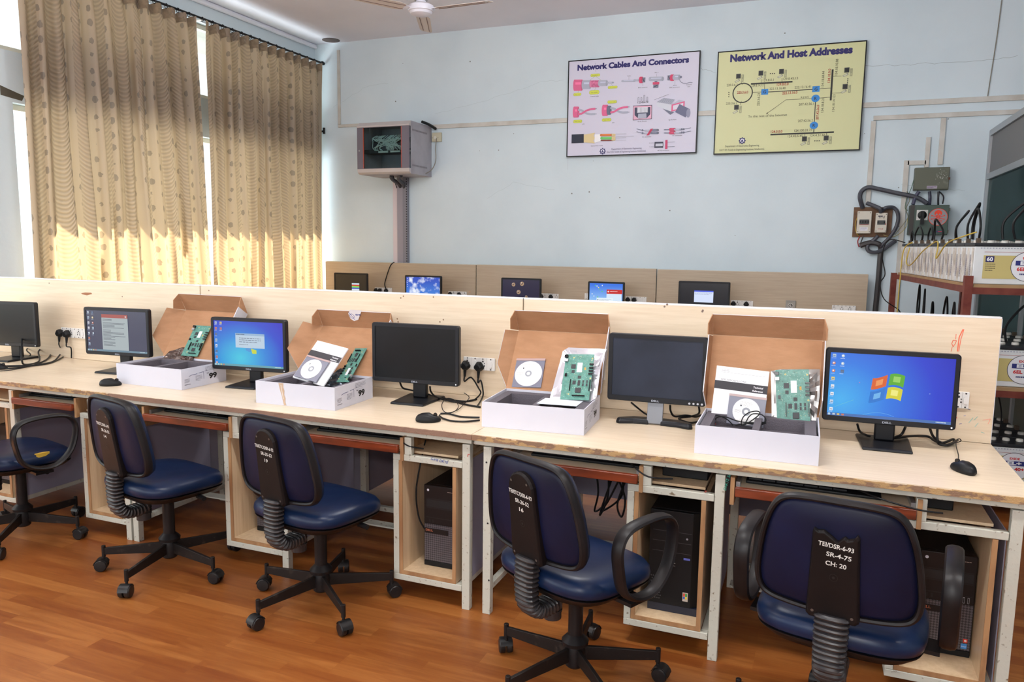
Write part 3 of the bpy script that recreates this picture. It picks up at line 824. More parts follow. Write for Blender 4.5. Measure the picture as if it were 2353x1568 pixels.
S6 = grad_mat('desktop_blue', [(0,(70,176,238)),(.35,(40,120,224)),(.7,(30,62,204)),(1,(26,34,176))], -.17, .17, .47, .42, 1.)
g1 = 'monitors on the front desks'
MON = [
 monitor('switched-off black monitor at the left edge of the picture, cut by the frame', -4.62, 3.20, math.radians(8), .445, .275, .225, M_OFF, g1, led=True),
 monitor('monitor showing a grey text window with a red title bar on a slate desktop', -3.67, 3.175, math.radians(6), .445, .272, .228, S2, g1, draw=scr2, gl=.85),
 monitor('monitor showing a blue-green desktop with a pale dialog box', -2.712, 3.145, math.radians(6), .445, .274, .217, S3, g1, draw=scr3, gl=.95, led=True),
 monitor('switched-off black monitor on a square base beside the wall sockets with two plugs', -1.742, 3.16, math.radians(3), .452, .284, .230, M_OFF, g1, led=True),
 monitor('switched-off dusty slate monitor with a grey metal stand and four round buttons', -.600, 3.175, math.radians(2), .412, .288, .238, M_OFF5, g1, style='v', bez=.019),
 monitor('monitor showing a bright blue desktop with a four-colour flag logo, at the right end', .282, 3.195, math.radians(1), .46, .285, .227, S6, g1, draw=scr6, gl=1., led=True),
]
# back row
def sb1(k, W, H):
    x0, x1, y0, y1 = W*.54, W*.78, H*.30, H*.62; n = 5
    for i, c in enumerate([(214,226,236),(60,80,190),(120,220,90),(196,60,40),(200,222,240)]):
        k.rect(x0, y0+(y1-y0)*i/n, x1, y0+(y1-y0)*(i+1)/n, c)
def sb2(k, W, H):
    for i in range(5): k.rect(.008, H-.02-i*.022, .016, H-.012-i*.022, (220,230,245))
    for i in range(7): k.disc(W*(.52+.05*i), H*.26+.004*(i%3), .006, (30,50,90), n=8)
def sb3(k, W, H):
    for x, y, r in ((.30,.80,.020),(.53,.84,.022),(.44,.50,.022),(.65,.32,.014)): k.disc(W*x, H*y, r, (170,140,110), n=14); k.disc(W*x-.003, H*y+.003, r*.55, (90,66,60), n=10); k.disc(W*x-.006, H*y+.008, r*.25, (235,220,200), n=8)
def sb4(k, W, H):
    rnd = random.Random(2)
    for i in range(9): k.disc(W*rnd.uniform(.05,.4), H*rnd.uniform(.4,.95), .006, rnd.choice([(220,230,240),(90,200,120),(230,220,120)]), n=8)
    k.rect(W*.52, H*.08, W*.97, H*.62, (214,232,250)); k.rect(W*.52, H*.62, W*.99, H*.78, (196,30,30)); k.disc(W*.57, H*.70, .008, (240,220,220), n=10); k.scrawl(W*.62, H*.73, W*.3, .01, (250,220,220), 1, .4, 1)
    k.rect(W*.22, H*.30, W*.72, H*.46, (226,240,250)); k.disc(W*.26, H*.38, .006, (70,80,100), n=8); k.scrawl(W*.31, H*.42, W*.36, .02, (90,110,130), 2, .25, 7)
def sb5(k, W, H):
    x0, x1, y0, y1 = W*.30, W*.70, H*.32, H*.74
    k.rect(x0, y0, x1, y1, (212,224,250)); k.rect(x0, y1-.012, x1, y1, (60,84,214)); k.scrawl(x0+.006, y1-.018, (x1-x0)*.9, .022, (120,130,160), 3, .25, 4)
SB1 = glow((10,11,14), .6); SB3 = glow((30,24,62), .8); SB5 = glow((12,16,30), .7)
SB2 = grad_mat('cloudy_sky_desktop', [(0,(70,150,232)),(1,(24,72,190))], 0, .10, 1, .25, 1., 'lin', cloud=14)
SB4 = grad_mat('meadow_desktop', [(0,(60,150,50)),(.30,(90,180,60)),(.34,(150,200,245)),(1,(40,110,225))], 0, .09, 1, .27, 1., 'lin', cloud=None)
g2 = 'monitors on the back row desks'
for i, (px, lab, s, dr, w, h) in enumerate((
  (((767.6,627),(842.6,628.6)), 'back row monitor with a small striped colour window on a black screen, nearest the curtain', SB1, sb1, .435, .29),
  (((930.6,633),(1013,634.5)), 'back row monitor showing white clouds on a blue sky', SB2, sb2, .44, .29),
  (((1151.8,638.8),(1242.6,640.5)), 'back row monitor showing round bubbles on a dark purple screen', SB3, sb3, .435, .29),
  (((1351.4,646.3),(1434.7,649.7)), 'back row monitor showing a sky and meadow desktop with a red dialog', SB4, sb4, .37, .30),
  (((1559.6,645),(1678,650)), 'wide back row monitor with a white text window on a dark screen', SB5, sb5, .47, .30))):
    a, b_ = at(*px[0], Y=7.27), at(*px[1], Y=7.27); x = (a.x+b_.x)/2
    monitor(lab, x, 7.30, math.radians(2), abs(b_.x-a.x), h, (a.z+b_.z)/2-.75-h/2, s, g2, draw=dr, gl=1., logo=None)

# ------------------------------------------------------------------ mice
def mouse(x, y, rz, label):
    root = thing('computer_mouse', label, 'mouse', (x, y, ZD+.0005), rz, 'black computer mice')
    rings = []; n = 20
    for s, z in ((.90, 0), (1, .005), (1, .012), (.93, .022), (.78, .030), (.5, .036), (.2, .038)):
        rings.append([((.029+.003*math.cos(a))*s*math.cos(a), .054*s*math.sin(a)-.004*(1-s), z-(.010*(s > .3)*max(0, math.sin(a))*(z/.038))) for a in [2*PI*i/n for i in range(n)]])
    MB().loft(rings).build('shell', M_BLK, root, angle=60)
    b = MB(); b.cyl((-.004, .030, .028), (.004, .030, .028), .009, seg=12); b.build('scroll_wheel', M_BLKG, root)
    return root
mouse(*at(254,882,Z=ZD+.01).xy, math.radians(-55), 'black computer mouse at the left corner of the first cardboard box')
mouse(*at(984,964,Z=ZD+.01).xy, math.radians(-62), 'black computer mouse in front of the third cardboard box, beside coiled cables')
mouse(*at(2213,1078,Z=ZD+.01).xy, math.radians(28), 'black computer mouse at the right end of the desk')
mouse(*at(-4,845,Z=ZD+.01).xy, math.radians(-70), 'black computer mouse cut by the left edge of the picture')

# ------------------------------------------------------------------ keyboards on the trays
def keyboard(x, y, rz, label):
    root = thing('keyboard', label, 'keyboard', (x, y, .6605), rz, 'keyboards on the pull-out trays')
    MB().prism([(-.075,0),(-.075,.010),(.075,.024),(.075,0)], -.22, .22, 'x').build('body', M_BLK, root, bevel=.003, smooth=False)
    kp = MB()
    for r in range(6):
        y0 = -.062+r*.0225; z = .0112+(y0+.075)/.15*.014
        n = 15 if r else 9
        for c in range(n):
            x0 = -.21+c*.0195*(15/n) if r else -.21+c*.0466
            wd = .0165 if r else (.0425)
            if r == 0 and c > 6: continue
            kp.box(x0, x0+wd, y0, y0+.0185, z, z+.006)
        if r:
            for c in range(4): 
                x0 = .105+c*.0265; kp.box(x0, x0+.022, y0, y0+.0185, z, z+.006)
    kp.build('keys', mat('black_keycap', (30,31,35), .5), root, smooth=False)
    return root
keyboard(-4.72, YD+.17, 0, 'black keyboard on the leftmost pull-out tray')
keyboard(-3.70, YD+.17, .04, 'black keyboard on the tray behind the chair marked 14')
keyboard(-2.73, YD+.17, -.03, 'black keyboard on the tray between the chairs marked 14 and 19')
keyboard(-1.82, YD+.17, .03, 'black keyboard on the tray behind the chair marked 19')
keyboard(-.80, YD+.18, 0, 'black keyboard on the tray behind the chair marked 16')
keyboard(.03, YD+.16, -.03, 'black keyboard on the tray above the chair marked 20')

# ------------------------------------------------------------------ sockets and plugs
M_PLATE = mat('socket_white', (226,224,222), .35)
def sockets(u0, u1, v, Y, n, plugs, label, group, parentless=True, hz=.062, kinds='sp', below=False):
    a, b_ = at(u0, v, Y=Y), at(u1, v, Y=Y); W = b_.x-a.x; z0 = a.z-hz
    root = thing('socket_plate', label, 'socket', (a.x, Y, z0), 0, group)
    MB().box(0, W, -.010, -.0004, 0, hz).build('plate', M_PLATE, root, bevel=.002, smooth=False)
    k = Ink((0, -.010, 0), (1,0,0), (0,0,1), lift=.0005); dk = (50,48,50)
    mw = W/n; sw = MB()
    for i in range(n):
        x = mw*i
        for zz in (.006, hz-.006): k.disc(x+mw*.5, zz, .0034, dk, n=8)
        k.line([(x, .001), (x, hz-.001)], .0008, (160,158,156))
        if kinds[i % len(kinds)] == 's':
            for dx, dz, r in ((0,.013,.0048),(-.009,-.008,.0034),(.009,-.008,.0034),(-.009,.004,.0028),(.009,.004,.0028)): k.disc(x+mw/2+dx, hz/2+dz, r, dk, n=8)
        else: sw.prism(rrect(.014, .030, .0065, 3, x+mw/2, hz/2), -.0145, -.0105, 'y')
    k.build('pin_holes', root)
    if sw.v: sw.build('rocker_switches', M_PLATE, root)
    return root, a.x, z0, mw, hz
def plug(x, y, z, label, tail, group='black three-pin plugs', r=.0038):
    """x, y, z: centre of the plug on the plate; tail: world points the cord runs through"""
    root = thing('power_plug', label, 'plug', (x, y, z), 0, group)
    P = [(-.010,.027),(.010,.027),(.026,.004),(.024,-.006),(.009,-.020),(-.009,-.020),(-.024,-.006),(-.026,.004)]
    b = MB(); 
    b.loft([[(q[0], -.0004, q[1]) for q in P], [(q[0], -.012, q[1]) for q in P], [(q[0]*.8, -.026, q[1]*.8) for q in P], [(q[0]*.45, -.030, q[1]*.45) for q in P]]); b.build('body', M_BLK, root, bevel=.003, smooth=False)
    b = MB(); b.cyl((0, -.013, -.016), (0, -.016, -.052), .0085, .0055, seg=10); b.build('strain_relief', M_BLK, root)
    pts = [(0, -.016, -.045), (0, -.017, -.075)]+[(q[0]-x, q[1]-y, q[2]-z) for q in tail]
    b = MB(); b.tube(spline(pts, 8), r, 7); b.build('cord', M_BLK, root)
    return root
gs = 'white socket plates on the partitions'
r_, sx, sz, mw, hz = sockets(143, 197, 752, YP, 6, 2, 'white six-module socket plate on the partition left of the second monitor', gs, kinds='spspsp')
Z0 = ZD+.005
def D(u, v, z=Z0): return at(u, v, Z=z)
plug(at(145,766,Y=YP).x, YP-.0150, at(145,766,Y=YP).z, 'left of the two black plugs in the far left socket plate', [D(146,812), D(143,822), D(110,836), D(60,842), D(10,843)])
plug(at(162,768,Y=YP).x, YP-.0150, at(162,768,Y=YP).z, 'right of the two black plugs in the far left socket plate', [at(163,800,Y=YP-.02), at(164,823,Y=YP-.012)])
r_, sx, sz, mw, hz = sockets(1067, 1139, 819, YP, 4, 2, 'white socket plate on the middle partition, half behind the third box', gs, kinds='sp')
plug(at(1074,840,Y=YP).x, YP-.0150, at(1074,840,Y=YP).z, 'left of the two black plugs beside the middle switched-off monitor', [at(1083,868,Y=YP-.03), at(1100,893,Y=YP-.03), at(1104,905,Y=YP-.04), D(1085,921), D(1050,921), D(1014,914)])
plug(at(1105,843,Y=YP).x, YP-.0150, at(1105,843,Y=YP).z, 'right of the two black plugs beside the middle switched-off monitor', [at(1105,875,Y=YP-.02), at(1110,900,Y=YP-.03), at(1108,915,Y=YP-.05), D(1096,935)])
sockets(2195, 2228, 899, YP, 2, 0, 'white socket plate with one switch, right of the last monitor', gs, kinds='sp', hz=.066)
sockets(1379, 1392, 838, YP, 1, 0, 'white socket plate mostly hidden between the third box and a monitor', gs, kinds='p', hz=.07)
gb = 'socket plates of the back row'
for u0, u1, v, n, pl, kd, lab in ((862,901,660.5,6,(.1,.33,.7),'spspsp','near the curtain, with three black plugs'), (1031,1073,669,5,(.12,.62),'sssps','right of the cloudy monitor'),
      (1240,1284,674,5,(.12,.62),'sspps','right of the purple monitor'), (1344,1352,674,1,(),'p','small piece left of the meadow monitor'), (1438,1486,681,5,(.12,.42),'ssspp','right of the meadow monitor'),
      (1680,1731,690,5,(.12,.7),'sspsp','right of the wide dark monitor'), (1912,1967,701,6,(),'spspsp','at the far right end, without plugs')):
    if n == 1: lab = lab.replace('small piece ', '')
    r_, sx, sz, mw, hz = sockets(u0, u1, v, YB, n, 0, 'back row socket plate '+lab, gb, kinds=kd, hz=.062)
    W = mw*n
    for j, f in enumerate(pl):
        plug(sx+W*f, YB-.0150, sz+.026, ['left','right','third'][j if not (n == 6 and j == 1) else 1].replace('right', 'middle' if n == 6 else 'right').replace('third', 'right')+' black plug in the back row plate '+lab.split(',')[0], [(sx+W*f, YB-.04, sz-.09), (sx+W*f+.01, YB-.03, sz-.16)], 'plugs in the back row sockets')
q = at(1806, 690, Y=YB)
ph = thing('telephone_outlet', 'grey box with a round telephone outlet on the back row partition', 'outlet', (q.x, YB, q.z-.085), 0)
MB().box(0, .088, -.02, -.0004, 0, .085).build('box', mat('grey_plastic', (150,146,140), .5), ph, bevel=.004)
k = Ink((0, -.02, 0), (1,0,0), (0,0,1), lift=.0005); k.disc(.044, .036, .024, (190,188,184)); k.ring(.044, .036, .018, .006, (70,66,64)); k.disc(.05,.04,.006,(60,56,54)); k.scrawl(.008,.078,.07,.014,(110,106,100),2,.3,3); k.build('dial', ph)

# ------------------------------------------------------------------ loose cables on the desk
def cable(pts, r, label, group=None, name='cable', m=None, n=8, cat='cable', seg=7):
    pts = [Vector(q) for q in pts]
    for q in pts:
        if YP-.002-r < q.y < YP+.09 and q.z < 1.24: q.y = YP-.002-r
    b = MB(); b.tube(spline(pts, n), r, seg); return at_origin(b, name, m or M_BLK, label, cat, group, org=pts[0])
z = ZD+.0055
def A(pts, z=z, r=.005): return [at(u, v, Z=z+(q[0] if q else 0)) for u, v, *q in pts]
cable([MON[0].location+Vector((.03,.05,.16)), at(50,826,Z=.80)]+A([(60,838),(90,830),(105,803,.03),(130,793,.045),(148,800,.03),(146,815,.01),(120,832),(80,839),(40,841),(0,842)]), .005, 'thick black cable curving from the leftmost monitor along the desk')
cable(A([(0,848),(40,846),(80,838),(110,824),(118,805,.012),(112,793,.03),(98,790,.04),(80,800,.03),(70,815,.01),(62,822)]), .004, 'black cable looped behind the leftmost monitor')
cable(A([(0,853),(30,850),(70,842),(100,832),(118,818)]), .0025, 'thin black mouse cord lying at the far left of the desk')
cable([at(919,879,Y=3.24), at(926,892,Y=3.26), at(945,897,Y=3.28), at(975,903,Y=3.27)]+A([(1002,914),(1040,922),(1070,930),(1104,936)]), .0045, 'black monitor cable running right from the middle switched-off monitor')
cable([at(988,889,Y=3.25), at(990,900,Y=3.27)]+A([(1000,911,.008),(1025,920,.004),(1060,924),(1095,918)]), .0045, 'second black cable leaving the base of the middle switched-off monitor')
cable(A([(1010,956),(1018,962),(1040,968),(1070,969),(1102,966)]), .004, 'thick folded black cable beside the mouse, lower strand')
cable(A([(1012,951),(1030,951),(1060,958),(1102,960)]), .004, 'thick folded black cable beside the mouse, upper strand')
cable(A([(1008,958),(1013,952),(1040,948),(1053,935,.01),(1045,920,.016),(1027,916,.02),(1016,928,.012),(1018,943,.006),(1030,949),(1052,942,.004),(1070,925,.006),(1078,913,.03),(1066,903,.05)]), .0018, 'thin black mouse cord looped on the desk in front of the plugs')
cable([at(1450,925,Y=3.24), at(1462,935,Y=3.24), at(1478,948,Z=.775), at(1490,955,Z=.77)], .004, 'black cable behind the left foot of the grey-stand monitor')
cable([at(1540,932,Y=3.25), at(1541,945,Y=3.27), at(1550,957,Z=.765), at(1575,955,Z=.77), at(1598,958,Z=.76), at(1612,953,Z=.76)], .0045, 'tangled black cable behind the right foot of the grey-stand monitor')
cable([at(1606,935,Y=3.25), at(1606,950,Y=3.27), at(1590,957,Z=.765), at(1560,962,Z=.76), at(1585,972,Z=.757), at(1610,968,Z=.757)], .0045, 'black cable hanging from the lower corner of the grey-stand monitor')
cable([at(1970,975,Y=3.25), at(1976,992,Y=3.27), at(1990,1000,Z=.775), at(1999,1003,Z=.77)], .0045, 'short black cable left of the last monitor stand')
cable([at(2081,981,Y=3.25), at(2070,1000,Y=3.26), at(2048,1008,Z=.77), at(2090,1003,Z=.77), at(2130,1003,Z=.762), at(2146,1012,Z=.758), at(2170,1023,Z=.757), at(2190,1018,Z=.757), at(2190,1010,Z=.765), at(2165,1018,Z=.762), at(2145,1004,Z=.775), at(2137,985,Y=3.27)], .0050, 'thick black cable behind the last monitor, coiled on the desk')
cable([at(2154,985,Y=3.26), at(2154,1010,Z=.78), at(2158,1021,Z=.76), at(2180,1023,Z=.76), at(2200,1012,Z=.76)], .0045, 'second black cable hanging at the right of the last monitor')
cable(A([(2202,1058,.02),(2202,1045,.012),(2197,1025,.004),(2198,1012,.012),(2205,1009,.016),(2208,1014,.01),(2195,1018,.004),(2180,1020)]), .0018, 'thin black mouse cord looping behind the right end mouse')
cable([at(906,603,Y=7.62), at(897,611,Y=7.585), at(887,640,Y=7.58), at(884,655,Y=7.575), at(889,668,Y=7.57)], .006, 'black cord hanging over the back row partition near the cloudy monitor')

# ------------------------------------------------------------------ office chairs
M_VIN = mat('navy_vinyl', (16,34,66), .34, var=.25, scale=3, rgb2=(11,24,48), bump=.08, bscale=14, spec=.3)
M_VINB = mat('navy_vinyl_back_shell', (18,23,54), .45, var=.3, scale=4, rgb2=(13,16,38), spec=.2)
M_CHP = mat('worn_black_plastic', (17,15,17), .42, var=.3, scale=12, rgb2=(28,24,25), spec=.3)
M_SPN = mat('brown_black_spine', (24,18,18), .5, var=.2, scale=8, rgb2=(17,14,15), spec=.2)
M_LEGM = mat('scuffed_dark_steel', (26,21,20), .5, var=.5, scale=30, rgb2=(58,48,42), thr=(.6,.75), spec=.3)
M_BEL = mat('grey_black_rubber', (34,33,37), .36, var=.3, scale=40, rgb2=(52,47,46))
M_CAST = mat('caster_black', (17,18,21), .38, var=.4, scale=20, rgb2=(34,31,30), spec=.4)
def superell(w, d, n, k=2.6, front=0.):
    out = []
    for i in range(n):
        a = 2*PI*i/n; c, s = math.cos(a), math.sin(a)
        x = math.copysign(abs(c)**(2/k), c)*w/2; y = math.copysign(abs(s)**(2/k), s)*d/2
        out.append((x, y))
    return out
def back_outline(n=5):
    """rear view: flat top with rounded shoulders, widest low down"""
    half = [(.0,.166),(.08,.165),(.132,.158),(.162,.138),(.184,.095),(.201,.03),(.211,-.04),(.214,-.095),(.203,-.138),(.170,-.160),(.09,-.170),(0,-.172)]
    pts = [(x, z, 0) for x, z in half]+[(-x, z, 0) for x, z in half[-2:0:-1]]
    return [(q[0], q[1]) for q in spline(pts, n, closed=True)]
def chair(label, x, y, rz, star, lines, arms=(), torn=False, backtilt=.13, patches=(), broken=False, nback=True, dz=0):
    root = thing('office_chair', label, 'chair', (x, y, 0), rz, 'blue office chairs in front of the desks')
    b = MB(); b.lathe([(.028,.055),(.034,.062),(.036,.115),(.030,.135),(.045,.137),(.047,.150),(.030,.168),(.026,.172)], seg=20); hub = b.build('hub', M_CHP, root)
    b = MB(); b.cyl((0,0,.16), (0,0,.405), .0255, seg=18); b.build('column', M_CHP, root)
    for i in range(5):
        a = star-rz+2*PI*i/5; ca, sa = math.cos(a), math.sin(a)
        R = Matrix.Rotation(a, 4, 'Z')
        b = MB(); b.prism([(.03,.078),(.03,.128),(.28,.108),(.288,.104),(.288,.078),(.28,.076)], -.0065, .0065, 'y', M=R)
        b.cyl(R @ Vector((.290,0,.066)), R @ Vector((.290,0,.118)), .009, seg=10)
        leg = b.build('leg', M_LEGM, root, smooth=True, bevel=.0015)
        sw = math.radians((i*77+star*50) % 360); 
        b = MB(); T = Matrix.Translation(R @ Vector((.290,0,0))) @ Matrix.Rotation(sw, 4, 'Z')
        b.cyl((0,0,.05), (0,0,.068), .006, seg=8, M=T)
        for s in (-1, 1): b.lathe([(.004,s*.004),(.026,s*.004),(.0275,s*.007),(.0275,s*.020),(.024,s*.0245),(.012,s*.0255),(.004,s*.0255)], c=(.012,0,.0278), seg=20, axis='y', M=T)
        hood = [(.012+.031*math.cos(t), .0278+.031*math.sin(t)) for t in [PI*(.05+.12*k) for k in range(8)]]; inn = [(.012+.0285*math.cos(t), .0278+.0285*math.sin(t)) for t in [PI*(.05+.12*k) for k in range(8)]][::-1]
        b.prism(hood+inn, -.022, .022, 'y', M=T)
        b.build('caster', M_CAST, leg)
    # seat
    so = superell(.46, .42, 48, 3.4); sz = .45+dz
    def ring(s, z, dy=0): return [(p[0]*s, p[1]*s-.01+dy, z-.018*max(0, (p[1]*s)/.21)**3+.010*max(0, -(p[1]*s)/.21)**3) for p in so]
    b = MB(); b.loft([ring(.93, sz-.045), ring(.985, sz-.038), ring(1.0, sz-.022), ring(.985, sz-.004), ring(.93, sz+.010), ring(.80, sz+.019), ring(.55, sz+.021), ring(.25, sz+.018), ring(.05, sz+.017)])
    b.build('seat_cushion', M_VIN, root, angle=70)
    b = MB(); b.loft([ring(.55, sz-.085), ring(.86, sz-.072), ring(.97, sz-.050), ring(.98, sz-.0455)]); b.build('seat_shell', M_CHP, root, angle=50)
    MB().box(-.075,.075,-.10,.10, .385+dz, sz-.070).build('seat_mechanism', M_CHP, root, bevel=.008)
    b = MB(); b.cyl((.07,.02,.40+dz), (.19,.03,.375+dz), .006, seg=8).cyl((.19,.03,.375+dz), (.235,.032,.37+dz), .011, seg=10); b.build('height_lever', M_BLK, root)
    for (px_, py_, sx_, sy_) in patches:
        pt = MB(); n = 12; rr = random.Random(4)
        pts = [(px_+sx_*math.cos(2*PI*i/n)*rr.uniform(.6,1.1), py_+sy_*math.sin(2*PI*i/n)*rr.uniform(.6,1.1)) for i in range(n)]
        pt.prism(pts, sz-.008, sz+.0165, 'z'); pt.build('torn_foam', mat('yellow_foam', (196,158,52), .9, bump=.4, bscale=60), root)['label'] = 'yellow foam showing through torn vinyl'
    # backrest
    ol = back_outline(); zc = .675+dz; yb = -.225
    def bp(p, s, dy):
        X, Z = p[0]*s, p[1]*s
        return (X, yb+dy-(Z)*math.tan(backtilt)+.32*X*X, zc+Z)
    b = MB(); b.loft([[bp(p, s, dy) for p in ol] for s, dy in ((.93,.0),(.975,.004),(.985,.016),(.95,.034),(.85,.046),(.6,.052),(.3,.053),(.05,.053))]); b.build('backrest_cushion', M_VIN, root, angle=70)
    b = MB(); b.loft([[bp(p, s, dy) for p in ol] for s, dy in ((.935,-.001),(.92,-.007),(.86,-.013),(.6,-.019),(.3,-.021),(.05,-.021))]); b.build('backrest_shell', M_VINB, root, angle=70)
    b = MB(); b.tube([bp(p, .968, .001) for p in ol], .0095, 10, closed=True, flatr=.018, up=(0,1,0)); b.build('edge_trim', M_CHP, root)
    # spine cover
    def spine(z0, z1, w0, w1, th):
        pts = []
        for i in range(13): t = PI*i/12; pts.append((w1*math.cos(t), z1-w1+w1*math.sin(t)))
        pts += [(-w0, z0+.01), (-w0+.01, z0), (w0-.01, z0), (w0, z0+.01)]
        return pts
    z0, z1 = -.178, .125
    sp = spine(z0, z1, .068, .056, 0)
    if broken: sp = [(.058,.075),(.052,.085),(.045,.073),(.030,.068),(.022,.075),(.005,.057),(-.008,.068),(-.03,.083),(-.045,.080),(-.055,.086),(-.058,.078)]+sp[13:]
    def sq(p, dy): return (p[0], yb+dy-p[1]*math.tan(backtilt), zc+p[1])
    cx_, cz_ = 0, -.03
    b = MB(); b.loft([[sq(p, .0) for p in sp], [sq(p, -.030) for p in sp], [sq((p[0]*.93, cz_+(p[1]-cz_)*.965), -.038) for p in sp]]); so_ = b.build('spine_cover', M_SPN, root, bevel=.002, smooth=False)
    n_ = Vector((0, -math.cos(backtilt), -math.sin(backtilt))); uz = Vector((0, -math.sin(backtilt), math.cos(backtilt)))
    O = Vector(sq((0,0), -.038))+Vector((0,-.0006,0))
    k = Ink(O, (1,0,0), (0,-math.tan(backtilt),1), lift=.0008)
    zz = .055 if not broken else .048
    for i, (t, w_, dx) in enumerate(lines): k.text(t, dx, zz-.026*i-.008, (214,214,210), w=w_, h=.0125, al='c', bold=.02, rot=-.06)
    for dx, dz_ in ((-.036,.092),(.034,.092),(-.05,-.155),(.05,-.155)):
        if not (broken and dz_ > 0): k.disc(dx, dz_, .0042, (84,74,68), n=10)
    k.ring(0, -.045, .011, .0012, (16,13,13)); k.disc(0, -.045, .004, (16,13,13), n=10)
    k.build('painted_marking', so_)
    # accordion cover from the spine down and forward under the seat
    path = spline([(0,-.232,.515+dz),(0,-.236,.46+dz),(0,-.236,.40+dz),(0,-.228,.355+dz),(0,-.195,.325+dz),(0,-.145,.322+dz),(0,-.105,.330+dz)], 10)
    L = [0]
    for i in range(1, len(path)): L.append(L[-1]+(path[i]-path[i-1]).length)
    tot = L[-1]; nr = 19; pts = []; rad = []
    for i in range(nr*4+1):
        s = tot*i/(nr*4); j = max(1, next(q for q in range(1, len(L)) if L[q] >= s-1e-9)); t = (s-L[j-1])/(L[j]-L[j-1])
        pts.append(path[j-1].lerp(path[j], t)); rad.append((.047 if i % 4 == 2 else .044 if i % 4 in (1,3) else .036)*(1-.12*i/(nr*4)))
    b = MB(); P = pts; rings = []
    for i in range(len(P)):
        t = (P[min(i+1,len(P)-1)]-P[max(i-1,0)]).normalized(); a = Vector((1,0,0)); c = t.cross(a)
        rings.append([P[i]+a*rad[i]*math.copysign(abs(math.cos(2*PI*k/16))**.7, math.cos(2*PI*k/16))+c*rad[i]*.62*math.copysign(abs(math.sin(2*PI*k/16))**.7, math.sin(2*PI*k/16)) for k in range(16)])
    b.loft(rings); b.build('accordion_cover', M_BEL, root, angle=25)
    if nback:
        b = MB(); b.cyl((0,-.115,.345+dz), (0,-.115,.27+dz), .030, seg=16)
        for i in range(4): b.cyl((0,-.115,.335+dz-.011*i), (0,-.115,.329+dz-.011*i), .033, seg=16)
        b.build('cover_end_cup', M_BEL, root)
    MB().box(-.02,.02,-.12,.0,.352+dz,.368+dz).build('back_bar', M_CHP, root, smooth=False)
    for s in arms:
        X = .275*s; loop = [(-.150,.54),(-.155,.61),(-.12,.655),(-.03,.668),(.07,.66),(.115,.62),(.115,.55),(.085,.475),(.02,.425),(-.06,.425),(-.125,.465)]
        pts = spline([(X, q[0]+.035, q[1]-.015+dz) for q in loop], 6, closed=True)
        b = MB(); b.tube(pts, .011, 10, closed=True, flatr=.024, up=(1,0,0)); b.build('armrest', M_CHP, root)
        MB().box(min(X-.015*s, .12*s), max(X-.015*s, .12*s), -.03, .05, .372+dz, .384+dz).build('arm_bracket', M_CHP, root, smooth=False)
    return root
R_ = math.radians
chair('blue office chair with torn yellow foam, cut by the left edge', -3.66, 2.53, R_(-14), math.atan2(-.20,.138), [('TEI/ETC/DSR-6-93',.10,0)], arms=(1,), patches=((.215,.02,.012,.035),(.205,-.185,.030,.012)))
chair('armless blue office chair painted with the number 14, in front of the left desk', -2.685, 2.53, R_(-13), math.atan2(-.137,-.256), [('TEI/ETC/DSR-6-93',.10,-.004),('SR-26-52',.062,.010),('14',.020,.0)])
chair('blue office chair painted with the number 19, in front of the middle desk', -1.845, 2.518, R_(-11), math.atan2(-.277,-.10), [('TEI/ETC/DSR-6-92',.104,-.002),('SR-25-52',.062,.006),('19',.018,.0)], arms=(-1,))
chair('blue office chair painted with the number 16, with a black loop armrest on its right', -.70, 2.385, R_(-26), math.atan2(.062,-.27), [('TEI/ETC/DSR-6-93',.104,.0),('SR-26-52',.062,.006),('16',.020,.0)], arms=(1,))
chair('blue office chair marked CH: 20 with a broken spine cover, right of the other chairs', .13, 2.37, R_(-9), math.atan2(.30,-.05), [('TEI/DSR-6-93',.088,.002),('SR-4-75',.062,.010),('CH: 20',.052,.004)], arms=(-1,1), broken=True, nback=False)

# ------------------------------------------------------------------ computer towers in the compartments
M_MESH = None
def mesh_mat():
    m, nt, b = new_mat('perforated_grey_front'); L = nt.links
    tc = nt.nodes.new('ShaderNodeTexCoord'); mp = nt.nodes.new('ShaderNodeMapping'); mp.inputs['Rotation'].default_value = (0, .785, 0); mp.inputs['Scale'].default_value = (150,1,150)
    L.new(tc.outputs['Object'], mp.inputs[0]); ck = nt.nodes.new('ShaderNodeTexChecker'); ck.inputs['Scale'].default_value = 1
    mp2 = nt.nodes.new('ShaderNodeVectorMath'); mp2.operation = 'MULTIPLY'; mp2.inputs[1].default_value = (1,0,1); L.new(mp.outputs[0], mp2.inputs[0]); 
    L.new(mp2.outputs[0], ck.inputs[0]); ck.inputs['Color1'].default_value = lin((92,86,92))+(1,); ck.inputs['Color2'].default_value = lin((50,46,50))+(1,)
    L.new(ck.outputs[0], b.inputs['Base Color']); b.inputs['Roughness'].default_value = .5
    return m
M_MESH = mesh_mat()
M_TOW = mat('tower_dark_case', (20,19,21), .45, spec=.3)
M_TOWB = mat('tower_brown_black', (27,20,20), .4, spec=.3)
